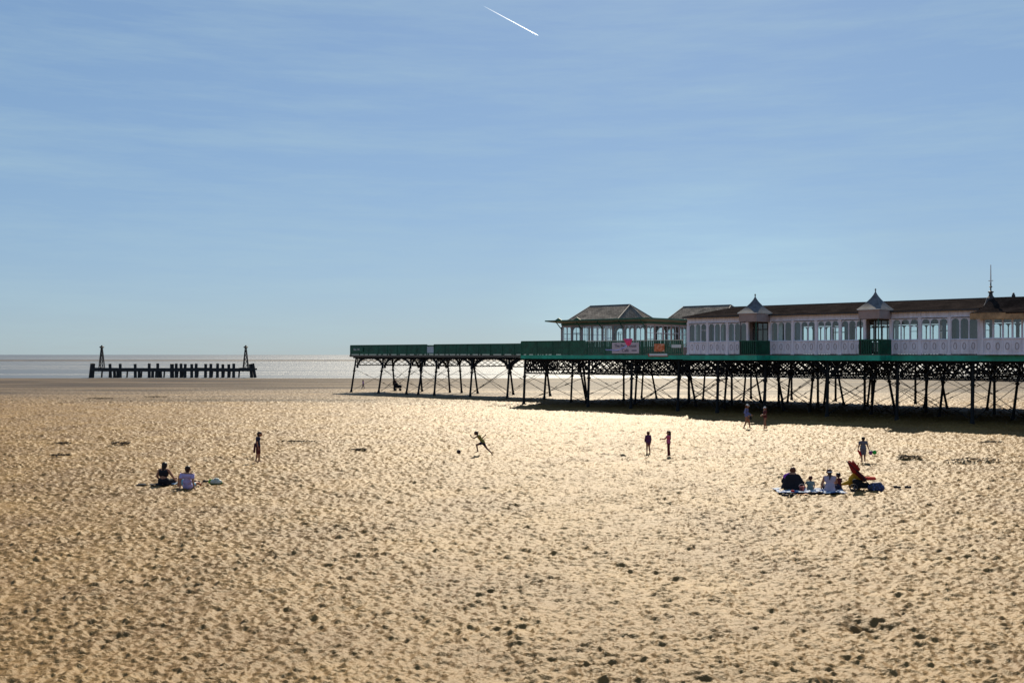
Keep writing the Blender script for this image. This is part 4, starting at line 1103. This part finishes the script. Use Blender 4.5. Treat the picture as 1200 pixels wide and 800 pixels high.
def shoes(px, py, label, m, rz=0, gap=.16, s=1.0):
    t = empty('pair_of_shoes', at(px, py), R(rz)); tag(t, label, 'shoes', 'pairs of shoes left on the sand')
    for k, (dx, dy, r) in enumerate(((-gap,0,80),(gap,.05,100))):
        o = fuse('shoe', [((-.10*s,0,.03),(.09*s,0,.028),.040*s,.045*s),((-.11*s,0,.055),(-.04*s,0,.06),.036*s,.036*s)], m, t, .008)
        o.location = (dx, dy, .02); o.rotation_euler = (0, 0, R(r-80))
    return t
M['shoe'] = cmat('dark_shoe_leather', (.02,.013,.014), .5)
shoes(236, 565, 'pair of dark shoes on the sand just right of the man in lilac', M['shoe'], 10, .17)
shoes(925, 582, 'pair of dark shoes in front of the left end of the blanket', M['shoe'], 0, .14)
shoes(957, 579.5, 'pair of dark shoes in front of the middle of the blanket', M['shoe'], 6, .17)
shoes(1058, 572, 'pair of dark shoes lying on bare sand right of the pushchair', M['shoe'], -8, .20)
# green and white bag
t = empty('beach_bag', at(252.5, 566.5), R(8)); tag(t, 'green and white beach bag slumped on the sand right of the couple', 'bag')
fuse('bag_body', [((-.12,0,.10),(.16,0,.09),.10,.09),((.02,0,.16),(.07,0,.17),.10,.08)], cmat('white_green_plastic', (.50,.55,.48), .4, .25), t, .012)
fuse('bag_base', [((-.16,0,.05),(.20,0,.05),.07,.07)], cmat('green_bag_cloth', (.05,.16,.04), .6), t, .012)
fuse('flap', [((-.22,-.02,.09),(-.19,-.02,.17),.06,.05)], cmat('lime_cloth', (.20,.42,.04), .6), t, .012)
fuse('handle', [((-.12,0,.2),(-.08,0,.27),.012,.012),((-.08,0,.27),(.03,0,.29),.012,.012)], K['maroon'], t, .008)
# standing boy at left
person(302.5, 542, 1.42, -82, 'boy in navy top and maroon shorts standing alone in profile beyond the seated couple',
    dict(head=(0,.06,.925), neck=(0,.025,.845), chest=(0,.0,.74), belly=(0,-.01,.62), pelvis=(0,-.005,.535), elL=(-.125,-.03,.635), wrL=(-.10,-.05,.49), hdL=(-.09,-.05,.43), elR=(.12,-.02,.64), wrR=(.10,.01,.49), hdR=(.1,.02,.43),
         knR=(.05,-.02,.285), anR=(.05,-.07,.05), toR=(.055,.02,.018), knL=(-.05,.03,.285), anL=(-.05,.02,.045), toL=(-.055,.11,.018)),
    SK, HD, 0, K['navy'], 'short', K['maroon'], 'shorts', extras=[('towel', [((-.05,-.10,.60),(-.05,-.13,.36),.03,.035),((.02,-.10,.60),(.03,-.12,.34),.03,.035)], K['maroon'], 'dark maroon towel held behind the back of the lone boy at left', 'towel')])
# runner
person(566, 532.5, 1.30, 88, 'bare-legged boy in olive top and navy shorts running left after the small dark ball',
    dict(pelvis=(0,0,.50), belly=(0,.06,.58), chest=(0,.15,.69), neck=(0,.22,.775), head=(0,.28,.845), shL=(-.105,.19,.745), shR=(.105,.19,.745),
         elL=(-.13,.33,.66), wrL=(-.11,.46,.72), hdL=(-.11,.475,.80), elR=(.15,.06,.62), wrR=(.16,-.05,.72), hdR=(.16,-.08,.76),
         hipL=(-.05,0,.48), hipR=(.05,0,.48), knL=(-.05,.24,.40), anL=(-.05,.20,.15), toL=(-.055,.28,.12), knR=(.05,-.13,.27), anR=(.05,-.33,.075), toR=(.05,-.36,.0)),
    cmat('dark_tanned_skin', (.16,.065,.04), .5), HB, 0, K['olive'], 'none', K['navy'], 'short_shorts')
bl = fuse('ball', [((0,0,.12),(0,0,.121),.11,.11)], cmat('dark_ball_leather', (.05,.03,.03), .4), None, .012); bl.location = at(537.5, 531.5)
tag(bl, 'small dark ball on the sand left of the running boy', 'ball')
# two children centre right
person(759.5, 531.5, 1.15, 28, 'small auburn-haired child in plum coat standing left of the girl with long hair',
    dict(anL=(-.05,.02,.045), anR=(.075,-.03,.045), toR=(.11,.05,.018), knR=(.06,.0,.285), elL=(-.14,.02,.65), wrL=(-.10,.10,.56), hdL=(-.07,.13,.54)),
    SK, HR, .02, K['plum'], 'long', None, dress=(K['plum'], .45, .10), fat=1.15)
person(783.5, 534.5, 1.28, 85, 'girl with long dark hair in pink top and maroon leggings stretching one arm out',
    dict(elL=(-.11,.14,.70), wrL=(-.09,.27,.665), hdL=(-.09,.34,.665), shL=(-.105,.02,.80), elR=(.13,-.04,.63), wrR=(.14,-.03,.49), anR=(.05,-.05,.045), toR=(.055,.045,.018), knR=(.05,-.01,.285), anL=(-.05,.02,.045)),
    SK, HD, .20, K['pinkc'], 'short', K['maroon'], 'trousers')
# kite in the air over the sand
kp = Vector(((736-600)/1200*58, 58, CAM_H+(415.5-400)/1200*58))
t = empty('kite', kp, 0); tag(t, 'small pink kite with a pale blue tail flying in front of the cafe sign', 'kite')
mb = MB(); mb.add([(-.27,0,.16),(.27,.06,.16),(.16,.03,-.18),(0,.0,-.27),(-.10,-.03,-.18),(0,-.09,.02)], [(0,5,1),(1,5,2),(2,5,3),(3,5,4),(4,5,0)])
mk = mat('pink_kite_cloth', (.85,.05,.22), .5, 0, .25, 4); k_ = mb.build('sail', mk, t); sm_ = k_.modifiers.new('t','SOLIDIFY'); sm_.thickness = .01
mb = MB(); mb.tube((-.27,0,.16),(.27,.06,.16),.008,.008,6); mb.tube((0,.03,.16),(0,0,-.27),.008,.008,6); mb.build('spars', M['white'], t)
mb = MB(); pts = [(-.06,0,-.22),(-.2,.02,-.32),(-.38,.05,-.42),(-.58,.03,-.49),(-.78,.06,-.51),(-.95,.03,-.47),(-1.1,.05,-.48),(-1.28,.03,-.47)]
for i, (p, q) in enumerate(zip(pts, pts[1:])): mb.bar(p, q, .03, .06)
mb.build('tail', mat('pale_blue_ribbon', (.32,.38,.8), .5, 0, .4, 3), t)
# two walkers near the pier
person(875, 502.5, 1.66, -100, 'walker in white cap and long blue shirt striding in front of the pier shadow',
    dict(head=(0,.03,.925), knL=(-.05,.10,.29), anL=(-.05,.13,.06), toL=(-.055,.21,.03), knR=(.05,-.03,.285), anR=(.05,-.12,.045), toR=(.055,-.03,.018), elR=(.14,-.09,.66), wrR=(.13,.03,.55), hdR=(.13,.07,.53), elL=(-.13,.06,.64), wrL=(-.11,.16,.56), hdL=(-.11,.2,.55)),
    SK, HR, 0, K['denim'], 'long', None, dress=(K['denim'], .42, .085), hat=K['white'], extras=[('bag', [((.10,.14,.50),(.10,.16,.43),.045,.05)], K['black'], 'small black bag carried by the walker in the white cap', 'bag')])
person(896.5, 502.5, 1.50, 95, 'walker in pale hat and maroon dress just right of the one in blue shirt',
    dict(knL=(-.05,.04,.285), anL=(-.05,.06,.045), knR=(.05,-.02,.285), anR=(.05,-.08,.045), toR=(.055,.01,.018), elL=(-.14,.03,.65), wrL=(-.08,.14,.62), hdL=(-.07,.18,.60), elR=(.14,.02,.65), wrR=(.09,.13,.63), hdR=(.06,.17,.61)),
    SK, HR, .05, K['maroon'], 'short', None, dress=(K['maroon'], .75, .075), hat=K['white'])
# picnic group
bm_ = bpy.data.materials.new('striped_blanket'); bm_.use_nodes = True; n_ = bm_.node_tree; b_ = n_.nodes['Principled BSDF']; b_.inputs['Roughness'].default_value = .9
tc_ = n_.nodes.new('ShaderNodeTexCoord'); ck = n_.nodes.new('ShaderNodeTexChecker'); ck.inputs['Scale'].default_value = 5.2; ck.inputs['Color1'].default_value = (.55,.60,.66,1); ck.inputs['Color2'].default_value = (.05,.10,.26,1)
nz_ = n_.nodes.new('ShaderNodeTexNoise'); nz_.inputs['Scale'].default_value = 2; ad_ = n_.nodes.new('ShaderNodeMix'); ad_.data_type = 'RGBA'; ad_.inputs['Factor'].default_value = .12
n_.links.new(tc_.outputs['Object'], ad_.inputs['A']); n_.links.new(nz_.outputs['Color'], ad_.inputs['B']); n_.links.new(ad_.outputs['Result'], ck.inputs['Vector']); n_.links.new(ck.outputs['Color'], b_.inputs['Base Color'])
cloth_on_sand('picnic_blanket', 'blue and white checked blanket under the seated family on the sand', 'blanket', 948, 576.5, 2.45, 1.25, bm_, -2, .05, .03, 3, 50, 26, seed=2)
person(928, 575, 1.70, -22, 'large person in black with purple shoulder sitting on the left end of the blanket',
    sit(head=(.02,.05,.445), chest=(0,.0,.25), belly=(0,-.02,.14), elL=(-.19,.03,.19), wrL=(-.12,.17,.13), hdL=(-.08,.21,.12), elR=(.22,.04,.17), wrR=(.24,.16,.08), hdR=(.25,.2,.06),
        knL=(-.17,.22,.10), anL=(.02,.33,.05), toL=(.08,.36,.03), knR=(.15,.24,.10), anR=(-.04,.38,.05), toR=(-.1,.4,.03)),
    SK, HR, .01, K['black'], 'long', K['black'], 'trousers', fat=1.55, extras=[('shawl', [((-.13,-.01,.30),(-.05,-.02,.345),.055,.05)], K['purple']),
      ('cape', [((-.10,-.02,.06),(-.06,-.02,.28),.13,.08),((.11,-.02,.06),(.06,-.02,.28),.14,.08),((0,-.03,.08),(0,-.03,.27),.13,.10)], K['black'])])
person(949.5, 575.5, .98, -15, 'toddler in sage top between the large person in black and woman in mauve',
    sit(head=(.01,.03,.50), neck=(0,.01,.40), elL=(-.16,.08,.28), wrL=(-.18,.17,.30), hdL=(-.18,.2,.30), elR=(.15,.05,.22), wrR=(.14,.15,.14), hdR=(.14,.18,.12),
        knL=(-.1,.25,.07), anL=(-.12,.42,.04), toL=(-.13,.45,.08), knR=(.1,.25,.07), anR=(.12,.42,.04), toR=(.13,.45,.08)),
    SKL, HR, 0, K['sage'], 'short', K['sage'], 'short_shorts', fat=1.25)
person(972.5, 576.5, 1.64, -8, 'woman in pale mauve vest with white headband and dark ponytail sitting on the blanket',
    sit(head=(-.01,.04,.455), elL=(-.155,.01,.20), wrL=(-.16,.10,.10), hdL=(-.165,.13,.07), elR=(.16,.07,.21), wrR=(.13,.19,.17), hdR=(.12,.23,.16),
        knL=(-.12,.25,.14), anL=(-.02,.40,.04), toL=(.03,.44,.03), knR=(.20,.20,.12), anR=(.28,.07,.04), toR=(.34,.06,.03)),
    SK, HR, 0, K['mauve'], 'none', K['navy'], 'trousers', fat=1.1, extras=[('headband', [((-.035,-.045,.452),(.035,-.045,.452),.016,.016),((-.01,-.065,.452),(.01,-.065,.452),.014,.014),((-.052,-.01,.455),(-.035,-.045,.452),.012,.016),((.052,-.01,.455),(.035,-.045,.452),.012,.016)], K['white']),
      ('ponytail', [((0,-.075,.44),(-.01,-.095,.37),.016,.02),((-.01,-.095,.37),(-.02,-.10,.29),.02,.010)], HB)])
person(983.5, 574.5, 1.04, 30, 'dark-haired child huddled against the right side of the woman in mauve',
    sit(head=(0,.06,.56), neck=(0,.03,.46), chest=(0,.01,.32), belly=(0,0,.19), pelvis=(0,0,.09), shL=(-.11,.02,.41), shR=(.11,.02,.41), elL=(-.15,.1,.28), wrL=(-.08,.2,.25), hdL=(-.05,.23,.25), elR=(.15,.1,.28), wrR=(.08,.2,.25), hdR=(.05,.23,.25),
        knL=(-.08,.22,.26), anL=(-.08,.3,.04), toL=(-.08,.37,.02), knR=(.1,.2,.26), anR=(.1,.3,.04), toR=(.1,.37,.02)),
    SK, HB, .02, K['maroon'], 'short', K['navy'], 'trousers')
t = empty('bucket', at(939.5, 577.5, .03), 0); tag(t, 'small pink and red toy bucket in front of the toddler on the blanket edge', 'bucket')
mb = MB(); mb.lathe((0,0,0), [(.07,0),(.10,.19),(.108,.19),(.108,.205),(.09,.205),(.065,.02)], 14); mb.build('pail', cmat('pink_red_plastic', (.6,.16,.14), .35, .4), t, True)
mb = MB(); [mb.tube((.1*math.cos(PI*i/8),0,.2+.09*math.sin(PI*i/8)), (.1*math.cos(PI*(i+1)/8),0,.2+.09*math.sin(PI*(i+1)/8)), .006, .006, 6) for i in range(8)]; mb.build('handle', K['white'], t)
o = fuse('toy_ball', [((0,0,.06),(.03,0,.06),.06,.055)], K['red'], None, .01); o.location = at(928.5, 578.8, .02); tag(o, 'small bright red ball at the front edge of the blanket before the person in black', 'ball')
t = empty('toy_spade', at(941, 580.5, .01), R(20)); tag(t, 'small orange toy spade lying in front of the pink bucket', 'spade')
mb = MB(); mb.tube((-.22,0,.02),(.02,0,.02),.012,.012,8); mb.box(-.25,-.21,-.05,.05,.01,.035); mb.build('shaft', cmat('orange_plastic',(.6,.22,.03),.4), t)
mb = MB(); mb.add([(.02,-.03,.01),(.02,.03,.01),(.16,.06,.02),(.20,0,.02),(.16,-.06,.02),(.02,-.03,.03),(.02,.03,.03),(.16,.06,.035),(.20,0,.035),(.16,-.06,.035)], [(0,1,2,3,4),(9,8,7,6,5),(0,5,6,1),(1,6,7,2),(2,7,8,3),(3,8,9,4),(4,9,5,0)]); mb.build('blade', cmat('orange_plastic_blade',(.6,.22,.03),.4), t)
t = empty('drink_bottle', at(963.5, 572, .03), 0); tag(t, 'white drinks bottle standing beside the left arm of the woman in mauve', 'bottle')
mb = MB(); mb.lathe((0,0,0), [(.045,0),(.05,.02),(.05,.16),(.02,.21)], 12); mb.build('flask', K['white'], t, True)
mb = MB(); mb.lathe((0,0,.211), [(.024,0),(.024,.04)], 10); mb.build('cap', K['navy'], t)
# boy with bucket behind the pushchair
person(1011.5, 541.5, 1.20, -4, 'boy in long grey shirt seen from behind, standing just beyond the red pushchair',
    dict(elL=(-.165,-.01,.64), wrL=(-.20,.0,.50), hdL=(-.20,.01,.44), elR=(.17,-.01,.64), wrR=(.22,.0,.50), hdR=(.235,.01,.44), shL=(-.12,-.005,.80), shR=(.12,-.005,.80),
         anR=(.075,.03,.045), toR=(.11,.12,.018), knR=(.06,.03,.285)),
    SK, HD, 0, K['grey'], 'short', K['grey'], 'shorts', fat=1.12, dress=(K['grey'], .55, .09),
    extras=[('towel', [((-.19,-.03,.46),(-.14,-.06,.36),.035,.045),((-.14,-.06,.36),(-.11,-.07,.27),.045,.03)], K['red'], 'bright red towel hanging from the left hand of the boy in grey', 'towel')])
bp_ = at(1011.5, 541.5)
t = empty('toy_bucket', bp_+Vector((.34,-.02,.36)), 0); tag(t, 'purple toy bucket hanging from the right hand of the boy in grey', 'bucket')
mb = MB(); mb.lathe((0,0,0), [(.06,0),(.09,.15),(.095,.15),(.095,.165),(.08,.165),(.055,.02)], 14); mb.build('pail', cmat('purple_plastic',(.22,.08,.55),.35), t, True)
mb = MB(); [mb.tube((.09*math.cos(PI*i/8),0,.16+.06*math.sin(PI*i/8)), (.09*math.cos(PI*(i+1)/8),0,.16+.06*math.sin(PI*(i+1)/8)), .006, .006, 6) for i in range(8)]; mb.build('handle', K['white'], t)
t = empty('toy_sieve', bp_+Vector((.51,-.02,.42)), 0); tag(t, 'bright green round toy sieve held beside the purple bucket', 'toy')
mb = MB(); mb.tube((0,-.05,.05),(0,.05,.05),.10,.085,16); mb.build('dish', cmat('green_plastic',(.02,.45,.05),.35), t, True)
mb = MB(); mb.tube((-.06,0,.08),(-.22,0,.17),.012,.012,8); mb.build('handle', cmat('green_plastic_handle',(.02,.45,.05),.35), t)
# pushchair
pc = at(1012, 574.5); t = empty('pushchair', pc, R(-14)); tag(t, 'red pushchair with reclined hood facing right beside the picnic blanket', 'pushchair')
def wheel(x, y, r):
    mb = MB(); n = 20
    for i in range(n):
        a0, a1 = 2*PI*i/n, 2*PI*(i+1)/n; mb.tube((x+r*math.cos(a0),y,r+r*math.sin(a0)*.99),(x+r*math.cos(a1),y,r+r*math.sin(a1)*.99),.022,.022,6)
    w_ = mb.build('wheel', M['dark'], t); mb = MB(); mb.tube((x,y-.02,r),(x,y+.02,r),.035,.035,10)
    for i in range(5): a = 2*PI*i/5; mb.bar((x,y,r),(x+r*math.cos(a),y,r+r*math.sin(a)),.02,.015)
    mb.build('hub', cmat('grey_plastic',(.15,.15,.16),.4), w_)
for y in (-.25, .25): wheel(-.36, y, .13); wheel(.33, y, .09)
mb = MB()
for y in (-.23, .23):
    mb.tube((-.36,y,.14),(.12,y,.52),.014,.014,8); mb.tube((.33,y,.10),(-.30,y,.80),.014,.014,8); mb.tube((-.30,y,.80),(-.58,y,1.06),.014,.014,8); mb.tube((-.36,y,.14),(.33,y,.14),.012,.012,8)
mb.tube((-.58,-.23,1.06),(-.58,.23,1.06),.02,.02,8); mb.tube((-.36,-.25,.13),(-.36,.25,.13),.012,.012,8); mb.tube((.33,-.25,.10),(.33,.25,.10),.012,.012,8)
mb.build('frame', M['iron'], t)
fuse('seat', [((-.32,-.12,.76),(.02,-.12,.44),.075,.085),((-.32,.12,.76),(.02,.12,.44),.075,.085),((-.32,0,.74),(.02,0,.42),.08,.09)], cmat('dark_red_fabric',(.10,.008,.010)), t, .015)
fuse('basket', [((-.26,0,.20),(.10,0,.20),.12,.11),((-.30,0,.34),(-.12,0,.30),.10,.10)], cmat('black_mesh_basket',(.012,.012,.015)), t, .015)
fuse('hood', [((-.50,-.13,1.02),(-.34,-.13,.74),.06,.10),((-.50,.13,1.02),(-.34,.13,.74),.06,.10),((-.50,0,1.04),(-.32,0,.76),.07,.11),((-.36,-.12,1.04),(-.18,-.1,.80),.05,.06),((-.36,.12,1.04),(-.18,.1,.80),.05,.06)], cmat('bright_red_fabric',(.30,.018,.014)), t, .015)
fuse('footmuff', [((.05,-.1,.46),(.38,-.1,.47),.055,.05),((.05,.1,.46),(.38,.1,.47),.055,.05)], cmat('scarlet_fabric',(.62,.04,.03)), t, .012)
o = fuse('shopping_bag', [((-.15,0,.14),(.18,0,.14),.14,.15),((-.12,0,.24),(.14,0,.26),.10,.10)], mat('blue_black_patterned_cloth',(.05,.07,.16),.6,0,.5,14), None, .015)
rp = [x for x in o.data.materials[0].node_tree.nodes if x.type == 'VALTORGB'][0]; rp.color_ramp.elements[0].position = .45; rp.color_ramp.elements[0].color = (.02,.02,.04,1)
e = rp.color_ramp.elements.new(.60); e.color = (.04,.06,.22,1); rp.color_ramp.elements[-1].color = (.5,.6,.8,1)
o.location = at(1026, 575.5); tag(o, 'dark blue patterned bag standing on the sand under the footrest of the pushchair', 'bag')
yb = empty('yellow_bag', at(999, 573, .04), R(0)); yb.scale = (1.6, 1, 1.2); tag(yb, 'yellow cloth bag hanging from the pushchair handle and spreading to the left', 'bag')
fuse('cloth', [((.10,0,.60),(.0,0,.30),.02,.10),((.0,0,.30),(.12,0,.08),.10,.10),((.10,0,.62),(.18,0,.12),.03,.08),((0,0,.22),(-.32,0,.10),.09,.02),((.0,0,.10),(.14,0,.06),.08,.08)], cmat('yellow_cloth',(.68,.40,.03),.7,.3), yb, .014)
fuse('strap', [((.10,0,.60),(.14,0,.80),.014,.014)], cmat('yellow_strap',(.45,.26,.02)), yb, .008)
# far people behind the pier legs
person(463.5, 458, 1.66, 180, 'far person in dark red coat standing with a pram among the pier legs', None, SK, HD, 0, cmat('wine_cloth',(.09,.015,.015)), 'long', K['black'], 'trousers', fat=1.3,
    loc=at(462.5, 457.5))
pm = empty('pram', at(466, 457.8), R(10)); tag(pm, 'dark pram beside the far person in the red coat under the pier', 'pram')
fuse('carriage', [((-.25,0,.65),(.35,0,.60),.26,.24),((-.3,0,.85),(-.15,0,.95),.22,.2)], K['black'], pm, .03)
for x in (-.3,.35):
    for y in (-.25,.25):
        mb = MB(); mb.tube((x,y-.02,.17),(x,y+.02,.17),.17,.17,14); mb.build('wheel', M['dark'], pm)
mb = MB()
for y in (-.22,.22): mb.tube((-.3,y,.17),(.2,y,.6),.02,.02,6); mb.tube((.35,y,.17),(-.1,y,.6),.02,.02,6); mb.tube((-.2,y,.6),(-.65,y,1.05),.015,.015,6)
mb.tube((-.65,-.22,1.05),(-.65,.22,1.05),.02,.02,6); mb.build('frame', M['iron'], pm)
person(425.5, 455.8, 1.35, -90, 'tiny far walker in a purple top beyond the second pier leg from the sea end',
    dict(knL=(-.05,.08,.29), anL=(-.05,.12,.045), knR=(.05,-.04,.285), anR=(.05,-.15,.045)), SK, HB, 0, K['purple'], 'short', K['navy'], 'trousers')

# ------------------------------------------------------------------ tide-wrack on the sand
M['weed'] = cmat('dry_brown_seaweed', (.045,.028,.014), .8, .4)
def weed(px, py, w_, d_, label, n=70, seed=0):
    rnd = random.Random(seed); mb = MB(); c0 = at(px, py, .05)
    for i in range(n):
        x = rnd.gauss(0, w_*.4); y = rnd.gauss(0, d_*.3); a = rnd.gauss(0, .6); kk = math.hypot(x/(w_*.75), y/(d_*.7)); x, y = (x/kk*.8, y/kk*.8) if kk > 1 else (x, y); l_ = rnd.uniform(.05, .13); z = rnd.uniform(.0, .05)+float(hcoarse(np.array([c0.x+x]), np.array([c0.y+y]))[0])+.05-c0.z
        p = Vector((x, y, z)); q = p+Vector((math.cos(a)*l_, math.sin(a)*l_, rnd.uniform(-.01, .04))); r = q+Vector((math.cos(a+.7)*l_*.5, math.sin(a+.7)*l_*.5, rnd.uniform(-.03, .02)))
        mb.bar(p, q, rnd.uniform(.02,.06), .02); mb.bar(q, r, rnd.uniform(.015,.04), .015)
    o = mb.build('seaweed_clump', M['weed']); o.location = at(px, py, .05); tag(o, label, 'seaweed', 'clumps of dry seaweed on the sand')
for i, (px, py, w_, d_, lb) in enumerate([(140,521.5,.8,.3,'dark seaweed clump on the bare sand up and left of the seated couple'),(346,519,1.4,.3,'thin strip of seaweed on the sand right of the lone boy'),
    (72,521,.7,.3,'upper of the two seaweed clumps near the left edge of the sand'),(70,534.5,.7,.25,'lower of the two seaweed clumps near the left edge of the sand'),
    (1136,542.5,1.8,.4,'longest seaweed strip, on the sand right of the boy in grey'),(1064,537.5,.9,.3,'short seaweed strip between the boy in grey and the longest strip'),
    (420,528.5,.6,.2,'small seaweed clump left of the dark ball and the running boy'),(1160,519.5,1.1,.3,'faint seaweed strip nearest the pier shadow at far right'),
    (182,466,2.0,.8,'right one of the two seaweed patches on the far damp sand before the jetty'),(118,467.5,2.2,.8,'left one of the two seaweed patches on the far damp sand before the jetty')]):
    weed(px, py, w_, d_, lb, 70 if py > 500 else 130, i+20)
